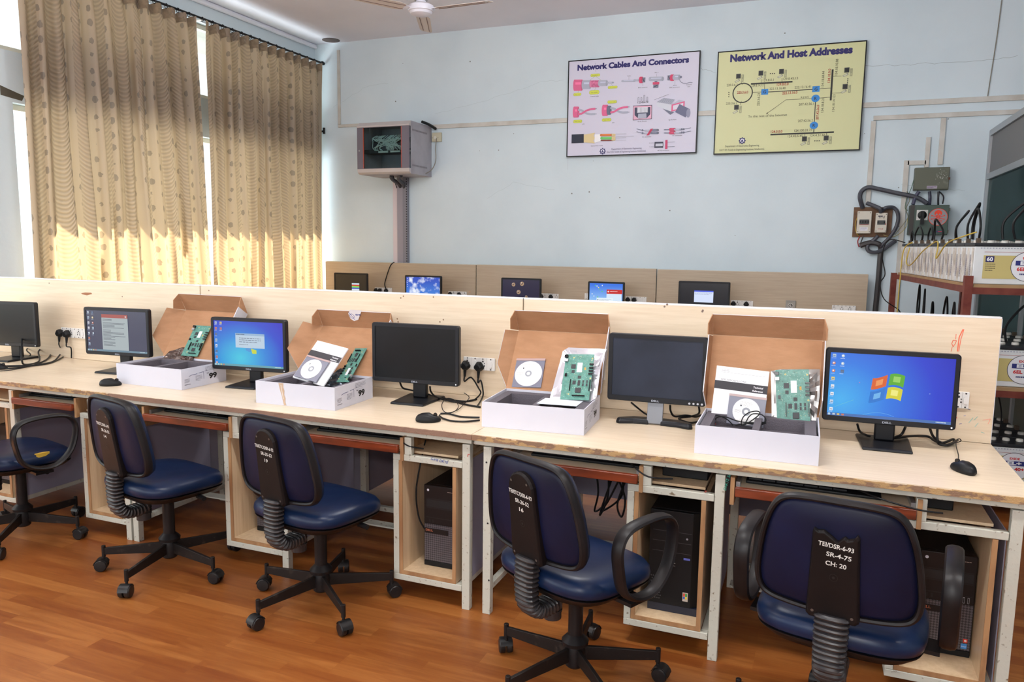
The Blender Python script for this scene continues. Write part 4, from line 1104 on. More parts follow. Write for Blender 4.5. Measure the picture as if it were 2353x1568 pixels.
def tower(label, x, y, kind, h=.36, w=.172, d=.38, z=.1175):
    root = thing('computer_tower', label, 'computer', (x, y, z+.0005), 0, 'computer towers inside the desk compartments')
    MB().box(-w/2, w/2, .018, d, 0, h).build('case', M_TOW, root, bevel=.004)
    if kind == 'mesh':
        MB().box(-w/2, w/2, 0, .0178, .022, h*.52).build('mesh_panel', M_MESH, root, bevel=.002)
        MB().box(-w/2, w/2, -.001, .0178, 0, .0215).build('foot_strip', M_BLK, root, bevel=.002)
        MB().box(-w/2, w/2, -.002, .0178, h*.52+.0005, h).build('drive_panel', M_TOWB, root, bevel=.003)
        k = Ink((0,-.002,0), (1,0,0), (0,0,1), lift=.0006)
        k.rect(-w/2+.012, h*.72, w/2-.008, h*.73, (16,14,15)); k.rect(-w/2+.012, h*.83, w/2-.008, h*.84, (16,14,15)); k.rect(-w/2+.012, h*.60, w/2-.008, h*.61, (16,14,15))
        k.rect(-w/2+.012, h*.735, w/2-.008, h*.825, (22,22,26))
        k.disc(-w/2+.020, h-.022, .0055, (214,218,232), n=14); k.scrawl(w/2-.06, h-.018, .05, .006, (170,150,140), 1, .4, 2)
        for i in range(2): k.rect(-w/2+.025+i*.016, h*.545, -w/2+.031+i*.016, h*.585, (12,12,14)); k.rect(w/2-.035+i*.014, h*.535, w/2-.029+i*.014, h*.595, (150,150,156)); k.rect(w/2-.034+i*.014, h*.54, w/2-.030+i*.014, h*.59, (10,10,12))
        k.build('ports', root)
        MB().box(-w/2+.004, -w/2+.115, -.004, -.0005, h*.41, h*.47).build('badge_bar', M_TOWB, root, smooth=False)
        k = Ink((0,-.004,0), (1,0,0), (0,0,1), lift=.0006); k.text('DELL', -w/2+.010, h*.435, (190,110,80), w=.034, h=.009, bold=.02); k.build('logo_print', root)
    else:
        b = MB(); b.prism([(-w/2,.0),(w/2-.03,.0),(w/2,.022),(w/2,.001+.0178),(-w/2,.0178)], .03, h-.002, 'z'); b.build('front_panel', M_BLK, root, bevel=.002, smooth=False)
        MB().box(-w/2, w/2, .001, .0178, 0, .029).build('foot_strip', mat('navy_plastic', (24,30,48), .4), root, smooth=False)
        k = Ink((0,0,0), (1,0,0), (0,0,1), lift=.0006)
        k.text('ThinkCentre', -w/2+.014, h-.035, (190,40,44), w=.038, h=.006); 
        for a in (.80,.70,.60): k.rect(-w/2+.012, h*a-.002, w/2-.034, h*a, (60,60,66))
        k.disc(w/2-.05, h*.745, .004, (160,160,170), n=10); k.rect(w/2-.06, h*.54, w/2-.036, h*.56, (100,110,200))
        k.rect(-w/2+.08, h*.49, -w/2+.10, h*.495, (150,150,150)); k.rect(-w/2+.08, h*.465, -w/2+.10, h*.468, (150,150,150))
        for i in range(9):
            for j in range(5): k.disc(-w/2+.012+j*.008+(i % 2)*.004, .05+i*.011, .0028, (84,84,88), n=6)
        k.rect(w/2-.058, .055, w/2-.038, .090, (190,180,170)); k.rect(w/2-.056, .074, w/2-.049, .086, (220,80,50)); k.rect(w/2-.048, .074, w/2-.041, .086, (60,160,70)); k.rect(w/2-.056, .064, w/2-.049, .073, (50,100,200)); k.rect(w/2-.048, .064, w/2-.041, .073, (230,200,60))
        k.build('front_details', root)
    return root
tower('brown-black computer tower with a mesh front and round white button, in the middle desk compartment', -1.42, 2.79, 'mesh')
tower('glossy black computer tower with a red name on its top left corner', -.435, 2.775, 'black', h=.40, w=.19)
t4 = tower('computer tower with a red and a blue sticker at its lower right corner', .475, 2.85, 'mesh')
k = Ink((.0875-.03, 0, .03), (1,0,0), (0,0,1), lift=.0008); k.rect(.006,.022,.019,.036,(214,60,44)); k.disc(.0125,.029,.004,(240,220,215),n=10); k.rect(0,0,.018,.018,(60,140,214)); k.text('intel', .002,.006,(230,240,250), w=.014, h=.005); k.build('sticker', t4)
tower('dark computer tower behind the accordion of the chair marked 14', -3.29, 2.82, 'mesh', h=.34)
tower('dark computer tower hidden behind the chair marked 19', -2.345, 2.82, 'mesh', h=.34)
tower('dark computer tower at the far left edge under the desk', -4.16, 2.82, 'mesh', h=.34)
for (xa, xb, lab) in ((-.50,-.33,'flat black box on top of the compartment holding the black computer tower'), (.375,.47,'flat black box above the compartment of the rightmost computer tower')):
    at_origin(MB().box(xa, xb, 2.82, 3.02, .6355, .672), 'adapter_box', M_BLK, lab, 'adapter', bevel=.004)
for D_, xa, xb in ((DK[2],-.605,-.292),(DK[2],.29,.608),(DK[1],-1.605,-1.285),(DK[1],-2.51,-2.19),(DK[0],-3.43,-3.15),(DK[0],-4.36,-3.95)):
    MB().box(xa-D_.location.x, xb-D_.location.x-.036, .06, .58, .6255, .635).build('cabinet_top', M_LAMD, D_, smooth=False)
cable([(-1.52,2.83,.66),(-1.535,2.83,.60),(-1.55,2.80,.45),(-1.54,2.80,.33),(-1.515,2.81,.27)], .0035, 'thin black wire hanging inside the middle desk compartment left of the tower')
cable([(-1.60,2.74,.70),(-1.57,2.705,.685),(-1.53,2.70,.665),(-1.47,2.72,.655)], .003, 'black keyboard cord crossing the short post of the middle desk')
cable([(.12,2.80,.70),(.22,2.70,.69),(.34,2.665,.675),(.42,2.69,.665)], .003, 'black keyboard cord running over the right end tray to the compartment')
cable([(-.64,2.80,.70),(-.58,2.70,.69),(-.52,2.665,.672),(-.44,2.70,.665)], .003, 'black keyboard cord leading over the tray edge to the black tower')
# tangle of cords behind the desk openings
for i, (xx, y_) in enumerate(((-.83,3.2),(-.77,3.22),(-.80,3.25),(-.86,3.24),(-1.78,3.22),(-1.84,3.2),(-.10,3.24),(-.04,3.22))):
    rnd = random.Random(i)
    cable([(xx,y_,.70),(xx+rnd.uniform(-.03,.03),y_,.55),(xx+rnd.uniform(-.06,.06),y_-.02,.40),(xx+rnd.uniform(-.05,.05),y_,.30),(xx+rnd.uniform(-.02,.08),y_,.36),(xx+.05,y_,.5)], .0045, 'black cord in the tangle hanging behind the desk openings', 'cords hanging behind the desks')

# ------------------------------------------------------------------ cardboard kit boxes
M_CARD = mat('brown_cardboard', (174,130,96), .8, var=.12, scale=12, rgb2=(164,121,87), bump=.1, bscale=60, stretch=(1,1,3))
M_CARDW = mat('white_cardboard', (206,206,218), .55, var=.06, scale=4)
M_FOAM = mat('charcoal_foam', (98,93,101), .95, bump=.5, bscale=260)
def frame_lean(TL, TR, B, zb, H, dy=0.):
    """board leaning back: lower-left corner on height zb, upper-left H further up along the pixel ray"""
    pb = at(*B, Z=zb); r = ray(*TL); c0 = CAM-pb
    # |CAM + r t - pb| = H: take the farther root (the board leans away from the viewer)
    a = r.dot(r); bq = 2*r.dot(c0); cq = c0.dot(c0)-H*H; disc = bq*bq-4*a*cq
    t = (-bq+math.sqrt(max(disc, 0)))/(2*a); best = (0, CAM+r*t)
    pt = best[1]; uy = (pt-pb).normalized()
    n = uy.cross(Vector((1,0,0)) if abs(uy.x) < .5 else Vector((.95,.2,0))).normalized()      # points up/back
    rr = ray(*TR); t2 = (pt-CAM).dot(n)/rr.dot(n); q = CAM+rr*t2
    ux = (q-pt); W = ux.length; ux = (ux-uy*ux.dot(uy)).normalized(); nn = ux.cross(uy).normalized()
    M = Matrix((ux, uy, nn)).transposed().to_4x4(); M.translation = pb
    return M, W
def frame_lid(TL, TR, B, zb, lid, off=.012):
    """board whose foot stands at height zb and whose head rests on the lid (plane through (y,z) pairs)"""
    (ya, za), (yb_, zb_) = lid; dv = Vector((0, yb_-ya, zb_-za)).normalized(); n = Vector((0, -dv.z, dv.y))
    P0 = Vector((0, ya, za))+n*off
    def hit(px, P, nn): r = ray(*px); return CAM+r*((P-CAM).dot(nn)/r.dot(nn))
    T = hit(TL, P0, n)
    Bp = at(*B, Z=zb) if zb else hit(B, P0, n)
    if zb and (Bp-P0).dot(n) < .0: Bp = hit(B, P0, n)
    uy = (T-Bp); H = uy.length; uy.normalize()
    nn = Vector((1,0,0)).cross(uy).normalized()
    R2 = hit(TR, T, nn); ux = R2-T; W = ux.length; ux = (ux-uy*ux.dot(uy)).normalized(); n3 = ux.cross(uy).normalized()
    M = Matrix((ux, uy, n3)).transposed().to_4x4(); M.translation = Bp
    return M, W, H
LID1 = ((3.193,.855),(3.372,1.100)); LID2 = ((3.123,.855),(3.345,1.060)); LID3 = ((3.145,.855),(3.330,1.100))
def place(root, M):
    root.location = M.to_translation(); root.rotation_euler = M.to_euler(); return root
PCB_G = mat('green_circuit_board', (72,128,116), .35, var=.25, scale=60, rgb2=(96,150,138))
M_CHIP = mat('chip_black', (44,44,48), .4)
def board(label, M, W, H, flip=False):
    root = thing('circuit_board', label, 'circuit board', (0,0,0), 0, 'green circuit boards in the kit boxes')
    F = Matrix.Translation((W,H,0)) @ Matrix.Rotation(PI, 4, 'Z') if flip else Matrix.Identity(4)
    place(root, M)
    MB().box(0, W, 0, H, 0, .0016, M=F).build('board', PCB_G, root, smooth=False)
    def comp_(name, m, x0, y0, x1, y1, h, bev=0.):
        return MB().box(W*x0, W*x1, H*y0, H*y1, .0017, .0017+h, M=F).build(name, m, root, smooth=False, bevel=bev)
    comp_('chip', M_CHIP, .48,.15,.68,.26,.003,.0015)
    for q in ((.24,.68,.40,.77),(.28,.58,.38,.64),(.52,.46,.63,.52),(.36,.33,.47,.41),(.54,.31,.62,.42),(.70,.37,.755,.425),(.83,.37,.885,.425),(.70,.30,.755,.355),(.83,.30,.885,.355)): comp_('chip', M_CHIP, *q, .002)
    comp_('expansion_connector', M_BLKG, .40,.075,.84,.095,.007); comp_('expansion_connector', M_BLKG, .275,.19,.30,.43,.007); comp_('expansion_connector', M_BLKG, .955,.19,.98,.43,.007)
    for yy in (.755,.68,.61,.545): comp_('audio_jack', M_BLKG, .88,yy,1.03,yy+.030,.008,.001)
    comp_('power_jack', M_BLKG, -.03,.91,.10,.97,.011,.001); comp_('usb_port', M_ALU, -.02,.82,.12,.88,.011,.001)
    comp_('switch_block', M_BLKG, .06,.50,.13,.56,.006); comp_('sticker', mat('white_paper', (226,228,234), .6), .45,.60,.63,.81,.0008)
    k = Ink((0,0,.0018), (1,0,0), (0,1,0), lift=.0002); rnd = random.Random(len(label)); cs = ((206,214,208),(220,196,140),(34,36,38),(190,200,196),(150,190,180),(120,110,90))
    for i in range(230):
        x, y = W*rnd.uniform(.03,.95), H*rnd.uniform(.02,.98); a = W*rnd.uniform(.008,.022); b_ = H*rnd.uniform(.004,.010)
        k.rect(x, y, x+a, y+b_, rnd.choice(cs)); k.h -= k.step
    k.h += k.step*2
    for x, y in ((.30,.92),(.95,.91),(.96,.47),(.27,.12)): k.ring(W*x, H*y, .0034, .0018, (226,200,120), n=14)
    for i in range(3): k.rect(W*.71, H*(.65+.02*i), W*.77, H*(.665+.02*i), (214,160,60))
    k.build('solder_print', root, M=F)
    return root
def disc_case(label, M, W, H, title_seed=1):
    root = thing('disc_case', label, 'disc case', (0,0,0), 0, 'compact disc cases in the kit boxes'); place(root, M)
    MB().box(0, W, 0, H, 0, .006).build('tray', mat('smoky_case_plastic', (118,118,134), .25), root, smooth=False, bevel=.001)
    MB().box(-.0005, W+.0005, H*.93, H+.0005, .0003, .0075).build('case_spine', mat('clear_pink_plastic', (176,150,148), .2), root, smooth=False)
    b = MB(); r = min(W, H*.93)*.47; c = (W/2, H*.47, 0)
    b.lathe([(.0075,.0062),(r,.0062),(r,.0074),(.0075,.0074)], c=c, seg=48); b.build('disc', mat('white_disc', (236,234,234), .3), root)
    k = Ink((0,0,.0074), (1,0,0), (0,1,0), lift=.0003); k.ring(c[0], c[1], .016, .008, (150,152,160)); k.ring(c[0], c[1], r*.99, .0008, (190,190,196), n=48)
    k.scrawl(c[0]-r*.5, c[1]+r*.75, r*.9, r*.35, (150,140,138), 4, .2, 3); k.scrawl(c[0]-r*.85, c[1]+r*.1, r*.5, r*.25, (130,120,120), 3, .25, 5); k.scrawl(c[0]-r*.4, c[1]-r*.55, r*.9, r*.22, (160,150,148), 3, .2, 8)
    k.disc(c[0]-r*.42, c[1]+r*.42, .0035, (60,60,70), n=8)
    k.build('disc_print', root); return root
def booklet(label, M, W, H):
    root = thing('manual', label, 'book', (0,0,0), 0, 'white technical manuals in the kit boxes'); place(root, M)
    MB().box(0, W, 0, H, 0, .008).build('pages', mat('paper_white', (238,238,242), .6), root, smooth=False, bevel=.001)
    k = Ink((0,0,.008), (1,0,0), (0,1,0), lift=.0003)
    k.rect(-.0005, H*.60, W+.0005, H*.745, (50,48,54))
    k.text('Technical', W*.92, H*.682, (240,240,244), h=H*.030, al='r', bold=.02, shear=.15); k.text('Reference', W*.92, H*.622, (240,240,244), h=H*.030, al='r', bold=.02, shear=.15)
    k.text('TMS320C6713 DSK', W*.10, H*.757, (90,90,100), w=W*.50, h=H*.028)
    k.line([(W*.10, H*.90), (W*.93, H*.90)], .0007, (120,120,128)); k.text('SPECTRUM', W*.14, H*.945, (70,70,80), w=W*.11, h=H*.011); k.text('DIGITAL', W*.11, H*.918, (90,90,100), w=W*.15, h=H*.018, shear=.3)
    k.build('cover_print', root); return root
def mailer(label, FL, FR, yr, lt, ft, xl, xr, ear=None, extra=None):
    """FL/FR: front lower corners (x,y); lt: (y,z) of lid panel end; ft: (y,z) of flap end"""
    x0, y0 = FL; x1, y1 = FR; ang = math.atan2(y1-y0, x1-x0); W = math.hypot(x1-x0, y1-y0); Dp = yr-(y0+y1)/2
    root = thing('cardboard_box', label, 'box', (x0, y0, ZD+.0005), ang, 'open white kit boxes on the desk')
    h, t = .105, .004
    b = MB()   # outer white skin / inner brown as material slots
    b.box(0, W, 0, t, 0, h, 0).box(0, t, t, Dp, 0, h, 0).box(W-t, W, t, Dp, 0, h, 0).box(t, W-t, Dp-t, Dp, 0, h, 0).box(t, W-t, t, Dp-t, 0, t, 1)
    b.build('tray_walls', [M_CARDW, M_CARD], root, smooth=False)
    # foam insert with two wells
    f = MB(); g = .006; zt = h-.010; f0 = h-.055
    def blk(a, c, d, e): f.box(a, c, d, e, .006, zt)
    wx = [t+g, .045, W*.46, W*.52, W-.05, W-t-g]; wy = [t+.002, .045, Dp-.055, Dp-t-.002]
    blk(wx[0], wx[5], wy[0], wy[1]); blk(wx[0], wx[5], wy[2], wy[3]); blk(wx[0], wx[1], wy[1], wy[2]); blk(wx[2], wx[3], wy[1], wy[2]); blk(wx[4], wx[5], wy[1], wy[2])
    f.box(wx[1], wx[2], wy[1], wy[2], .006, f0).box(wx[3], wx[4], wy[1], wy[2], .006, f0)
    f.build('foam_insert', M_FOAM, root, smooth=False)
    # lid: brown inside (towards the viewer), white outside
    zh = h; ly, lz = lt[0]-(y0+y1)/2, lt[1]-ZD; fy, fz = ft[0]-(y0+y1)/2, ft[1]-ZD
    def panel(P, name, par=root, th=.0035, mm=None):
        P = [Vector(q) for q in P]; n = (P[1]-P[0]).cross(P[-1]-P[0]).normalized()*th
        q = MB(); k = len(P); q.add([tuple(p) for p in P]+[tuple(p-n) for p in P], [tuple(range(k))], 0); q.f.append(tuple(range(k, 2*k))[::-1]); q.m.append(1)
        for i in range(k): q.f.append((i, k+i, k+(i+1) % k, (i+1) % k)); q.m.append(1)
        q.keepn = True
        return q.build(name, mm or [M_CARD, M_CARDW], par, smooth=False)
    y_h = Dp-.002
    panel([(0,y_h,zh),(W,y_h,zh),(W,ly,lz),(0,ly,lz)], 'lid')
    panel([(0,ly-.001,lz+.001),(W,ly-.001,lz+.001),(W,fy,fz),(0,fy,fz)], 'lid_flap')
    d = Vector((0, ly-y_h, lz-zh)); dn = d.normalized()
    nrm = Vector((0, -dn.z, dn.y))      # towards the viewer
    for s, X in ((-1, 0), (1, W)):
        o_ = ear[0] if s < 0 else ear[1]
        if o_ is None: continue
        out, fwd, lo, hi = o_       # sideways reach, forward reach, portion covered
        v = Vector((s*out, 0, 0))+nrm*fwd
        A0 = Vector((X, y_h, zh))+d*.03; A1 = Vector((X, y_h, zh))+d*.985
        P = [A0, A0+d*lo+v, A1-d*(1-hi)*.9+v, A1]
        if s > 0: P = P[::-1]
        panel(P[::-1], 'lid_side_flap')
    # small corner tab joining the flap end
    for s, X in ((-1, 0), (1, W)):
        A = Vector((X, ly, lz)); Bv = Vector((X, fy, fz)); C_ = A.lerp(Bv, .5)+Vector((s*.012, 0, 0))+Vector((0,-.055,-.035))
        P = [A+Vector((0,-.002,0)), Bv, Bv+Vector((s*.012,-.03,-.035)), C_]
        panel(P[::-1] if s > 0 else P, 'flap_corner_tab', mm=[M_CARD, M_CARD])
    return root, W, Dp
def lab99(root, W, Dp, s=1.):
    k = Ink((W, 0, 0), (0,1,0), (0,0,1), lift=.0006)
    k.text('99', Dp*.60, .032, (20,20,24), w=.055, h=.026, bold=.05)
    B_ = (50,60,110)
    k.line([(Dp*.16,.062),(Dp*.22,.067),(Dp*.34,.068)], .002, B_); k.line([(Dp*.38,.070),(Dp*.48,.073),(Dp*.48,.035)], .002, B_); k.line([(Dp*.50,.074),(Dp*.56,.078)], .002, B_)
    k.scrawl(Dp*.06, .052, .035, .022, (90,90,100), 4, .35, 1); k.scrawl(Dp*.30, .060, .045, .03, (100,100,112), 5, .3, 2); k.scrawl(Dp*.52, .098, .09, .026, (130,130,140), 4, .3, 3); k.scrawl(Dp*.06, .026, .05, .008, (90,90,100), 1, .4, 6)
    k.rect(Dp*.52, .066, Dp*.72, .0668, (150,150,160)); k.scrawl(Dp*.55, .064, .02, .006, (60,60,70), 1, .6, 7)
    k.build('printed_label', root)
r1, W1, D1 = mailer('leftmost open white kit box, behind a mouse, with a board standing in its foam', (-3.385,2.893), (-2.934,2.885), 3.195, (3.372,1.100), (3.325,1.195), 0, 0, ear=((.085,.055,.28,.93),(.02,.10,.3,.95)))
lab99(r1, W1, D1)
r2, W2, D2 = mailer('open white kit box with a torn brown tape strip down its front', (-2.400,2.803), (-1.966,2.808), 3.125, (3.345,1.060), (3.300,1.150), 0, 0, ear=((.085,.055,.28,.93),(.02,.10,.3,.95)))
lab99(r2, W2, D2)
k = Ink((0,0,0), (1,0,0), (0,0,1), lift=.0006)
k.poly([(.130,.104),(.158,.104),(.157,.085),(.163,.070),(.161,.050),(.168,.035),(.166,.018),(.172,.002),(.158,.002),(.151,.030),(.146,.050),(.137,.075),(.133,.090)], (190,164,140)); k.line([(.144,.095),(.150,.060),(.156,.030)], .003, (222,214,208)); k.build('torn_tape', r2)
# paper with a logo stuck on the flap of the second box
zf = Vector((0,3.300-3.345,1.150-1.060)); A0 = Vector((0,3.345-2.8055,1.060-ZD))
un = zf.normalized(); k = Ink(A0+Vector((0,-.0015,0)), (1,0,0), un, lift=.0022)
L_ = zf.length; c0 = .185
k.poly([(c0,L_*.86),(c0+.004,L_*.55),(c0+.022,L_*.42),(c0+.050,L_*.52),(c0+.072,L_*.86),(c0+.088,L_+.010),(c0+.018,L_+.010)], (236,236,242)); k.ring(c0+.018, L_*.72, .014, .0025, (60,84,160)); k.line([(c0+.004,L_*.95),(c0+.03,L_*.5)], .003, (60,84,160)); k.text('spe', c0+.040, L_*.78, (50,70,150), w=.032, h=.012, bold=.03, shear=.3); k.build('logo_paper', r2)
r3, W3, D3 = mailer('open white kit box left of the grey-stand monitor, with a disc on its lid', (-1.250,2.815), (-.820,2.845), 3.147, (3.330,1.100), (3.272,1.197), 0, 0, ear=((.050,.045,.30,.92),(.012,.10,.3,.95)))
lab99(r3, W3, D3)
r4, W4, D4 = mailer('rightmost open white kit box, its lid standing nearly upright, with a coiled lead inside', (-.378,2.770), (.045,2.776), 3.095, (3.240,1.136), (3.195,1.226), 0, 0, ear=((.006,.085,.1,.9),(.006,.085,.1,.9)))
def c3(x, y): return (1080+x/3.92, 650+y/3.92)
def c4(x, y): return (1600+x/7.127, 800+y/7.127)
def c2_(x, y): return (620+x/6.032, 700+y/6.032)
# contents of the boxes
def foil(label, M, pts, m, seed=1, name='antistatic_bag', thick=.012, lift=0.):
    """crumpled bag: outline in board metres, puffed and creased"""
    root = thing(name, label, 'bag', (0,0,0), 0, 'antistatic bags in the kit boxes'); place(root, M)
    n = len(pts); cx = sum(p[0] for p in pts)/n; cy = sum(p[1] for p in pts)/n; rnd = random.Random(seed)
    b = MB(); N = 10; rings = []
    P = []
    for i in range(n):
        a, c = pts[i], pts[(i+1) % n]
        for k in range(5): P.append((a[0]+(c[0]-a[0])*k/5, a[1]+(c[1]-a[1])*k/5))
    for j in range(N):
        s = 1-j/(N); rings.append([(cx+(p[0]-cx)*s, cy+(p[1]-cy)*s, lift+(thick*.6*noise.noise(Vector(((p[0]-cx)*s*38+seed, (p[1]-cy)*s*38, 0)))+.002*rnd.uniform(-1,1))*(0.3 if j == 0 else 1)) for p in P])
    low = [(q[0], q[1], lift-.004) for q in rings[0]]
    b.loft([low]+rings); b.build('film', m, root, angle=12); return root
M_SILV = mat('silver_film', (206,206,214), .22, metal=.7)
M_SMOKE = mat('smoky_film', (52,60,70), .15, metal=.5, var=.5, scale=20, rgb2=(100,110,120))
HB = .222
M3, w3 = frame_lean(c3(868,645), c3(1122,643), c3(812,1052), ZD+.098, .212)
S3m = M3 @ Matrix.Translation((0,0,-.014))
foil('bright silver antistatic bag behind the board in the box with the lone disc', S3m, [(-.052,.004),(-.022,.235),(.0,.252),(w3+.045,.245),(w3+.030,.15),(w3+.028,.02),(w3,-.004)], M_SILV, 3)
board('green circuit board standing on a silver bag beside the lone disc', M3, w3, .212)
Mc, wc, hc = frame_lid(c3(425,690), c3(682,698), c3(378,945), 0, LID3, .006)
disc_case('disc in a grey case leaning on the lid left of the silver bag', Mc, wc, hc)
q = MB(); pts = [at(*c3(*p), Z=ZD+.1) for p in ((600,1082),(680,1035),(1030,1055),(960,1108))]
q.prism([(p.x, p.y) for p in pts][::-1], ZD+.0965, ZD+.0985, 'z'); at_origin(q, 'card', mat('pale_card', (214,220,228), .5), 'white card lying flat in the foam below the board in the third box', 'card', smooth=False)
M4, w4 = frame_lean(c4(1295,355), c4(1840,352), c4(1325,1300), ZD+.060, HB)
foil('creased silver bag behind the board in the rightmost box', M4 @ Matrix.Translation((0,0,-.014)), [(-.02,-.004),(-.018,.218),(.02,.225),(w4+.040,.222),(w4+.036,.12),(w4+.016,.0)], mat('dull_silver_film', (150,146,144), .25, metal=.75), 5)
board('green circuit board in the rightmost box, next to the manual', M4, w4, HB)
Mb, wb = frame_lean(c4(345,252), c4(1208,338), c4(232,1205), ZD+.060, .225)
booklet('white manual with a black title band standing in the rightmost box', Mb, wb, .225)
sx = wb/870.; 
Md = Mb @ Matrix.Translation((wb*.31, .004, .0135)) @ Matrix.Rotation(.0, 4, 'Z')
disc_case('disc in a grey case in front of the manual in the rightmost box', Md, wb*.70, .118)
Minv = Mb.inverted()
def onb(x, y, h): # pixel on the plane h above the manual
    n = (Mb.to_3x3() @ Vector((0,0,1))); P0 = Mb @ Vector((0,0,h)); r = ray(*c4(x, y)); return CAM+r*((P0-CAM).dot(n)/r.dot(n))
cable([onb(*p, .028+.001*i) for i, p in enumerate([(600,1270),(540,1200),(450,1140),(330,1105),(240,1150),(245,1230),(300,1245),(300,1180),(360,1130),(480,1130),(620,1180),(760,1215),(960,1225),(1120,1215),(1130,1150),(1060,1090),(930,1080),(860,1130),(820,1200),(760,1270),(735,1230),(770,1130),(860,1060),(980,1035),(1040,1060),(1000,1120),(860,1220),(760,1275)])], .0022, 'coiled thin black lead hanging over the manual in the rightmost box', 'leads', n=6)
cable([onb(*p, .030) for p in [(640,1265),(800,1240),(1000,1245),(1140,1225),(1100,1245),(940,1300)]], .0022, 'loose end of the thin black lead at the foot of the manual', n=6)
rb = [onb(*p, .018) for p in ((215,1245),(235,1195),(300,1200),(320,1250))]
q = MB(); n_ = (Mb.to_3x3() @ Vector((0,0,1)))*.004; q.loft([[p for p in rb], [p+n_ for p in rb]]); at_origin(q, 'red_packet', mat('red_plastic', (210,60,50), .4), 'small red packet at the lower left corner of the manual', 'packet', smooth=False)
M2, w2, h2 = frame_lid(c2_(1185,612), c2_(1345,618), c2_(925,1078), ZD+.085, LID2, .012)

foil('crumpled smoky antistatic bag below the board in the taped box', M2 @ Matrix.Translation((-.05,-.012,-.010)), [(-.045,-.005),(-.03,.06),(.02,.125),(.05,.125),(.09,.10),(.10,.0),(.05,-.015)], M_SMOKE, 7, thick=.03)
board('green circuit board in the taped box, leaning with its large chip at the top', M2, w2, h2, flip=True)
Mk, wk = frame_lean(c2_(672,510), c2_(1135,550), c2_(325,1020), ZD+.100, .225)
booklet('white manual with a black title band leaning in the taped box', Mk, wk, .225)
disc_case('disc in a dark case on the manual in the taped box', Mk @ Matrix.Translation((wk*.06, .004, .0135)), .142, .125)
M1, w1_, h1_ = frame_lid((0+1762/3.92,600+580/3.92), (0+1905/3.92,600+590/3.92), (0+1632/3.92,600+852/3.92), ZD+.09, LID1, .012)

board('green circuit board in the leftmost box, half hidden behind a monitor', M1, w1_, h1_)
foil('brown smoky antistatic bag spread under the board in the leftmost box', M1 @ Matrix.Translation((-.08,-.02,-.004)), [(-.05,-.01),(-.02,.04),(.06,.075),(.15,.06),(.17,.0),(.1,-.02)], mat('brown_film', (84,66,60), .2, metal=.4), 9, thick=.02)

# ------------------------------------------------------------------ posters on the back wall
NAVY = (34,28,104); PINK = (226,104,150); LGR = (176,180,200); DGR = (120,124,146); YEL = (214,222,84)
def poster(label, x0, x1, z0, z1, base):
    root = thing('poster_board', label, 'poster', ((x0+x1)/2, YW, z0), 0, 'framed posters on the back wall')
    W = x1-x0; H = z1-z0
    MB().box(-W/2+.008, W/2-.008, -.036, -.022, .008, H-.008).build('board', base, root, smooth=False)
    b = MB(); f = .010
    b.box(-W/2, W/2, -.040, -.022, 0, f).box(-W/2, W/2, -.040, -.022, H-f, H).box(-W/2, -W/2+f, -.040, -.022, f, H-f).box(W/2-f, W/2, -.040, -.022, f, H-f)
    b.build('frame', M_BLK, root, smooth=False)
    return root
c_ = [at(1307,138,Y=YW-.02), at(1609,120,Y=YW-.02), at(1602,354,Y=YW-.02), at(1303,360,Y=YW-.02)]
PX0, PX1 = (c_[0].x+c_[3].x)/2, (c_[1].x+c_[2].x)/2; PZ1, PZ0 = (c_[0].z+c_[1].z)/2, (c_[2].z+c_[3].z)/2
po1 = poster('pale lilac poster titled Network Cables And Connectors', PX0, PX1, PZ0, PZ1, mat('poster_lilac', (214,212,232), .5))
O1 = Vector(((PX0+PX1)/2, 0, PZ0))
# bilinear map from the enlarged view (1290,90 x5.6) to the poster face
def quadmap(px, X0, X1, Z0, Z1):
    """px: photo corners TL,TR,BR,BL -> function (u,v)->(x,z) on the board, inverse bilinear by iteration"""
    TL, TR, BR, BL = [Vector(q) for q in px]
    def f(u, v):
        s = t = .5
        for _ in range(12):
            P = TL*(1-s)*(1-t)+TR*s*(1-t)+BR*s*t+BL*(1-s)*t; e = Vector((u, v))-P
            ds = (TR-TL)*(1-t)+(BR-BL)*t; dt = (BL-TL)*(1-s)+(BR-TR)*s
            det = ds.x*dt.y-ds.y*dt.x; s += (e.x*dt.y-e.y*dt.x)/det; t += (ds.x*e.y-ds.y*e.x)/det
        return (X0+(X1-X0)*s, Z1+(Z0-Z1)*t)
    return f
W1_ = PX1-PX0; H1_ = PZ1-PZ0
q1 = quadmap([(1307,138),(1609,120),(1602,354),(1303,360)], -W1_/2, W1_/2, 0, H1_)
def p1(x, y): return q1(1290+x/5.6, 90+y/5.6)
k = Ink((0,-.036,0), (1,0,0), (0,0,1), lift=.001, step=.00002)
def bx(k, pf, pts, c): k.poly([pf(*p) for p in pts], c)
def ln(k, pf, pts, c, wd=.004): k.line([pf(*p) for p in pts], wd, c)
def tx(k, pf, s, a, b_, c, h=None, bold=.0, al='l', **kw):
    A_, B_ = pf(*a), pf(*b_); k.text(s, A_[0], A_[1], c, w=B_[0]-A_[0], h=h, bold=bold, **kw)
tx(k, p1, 'Network Cables And Connectors', (218,392), (1648,305), NAVY, h=.052, bold=.055)
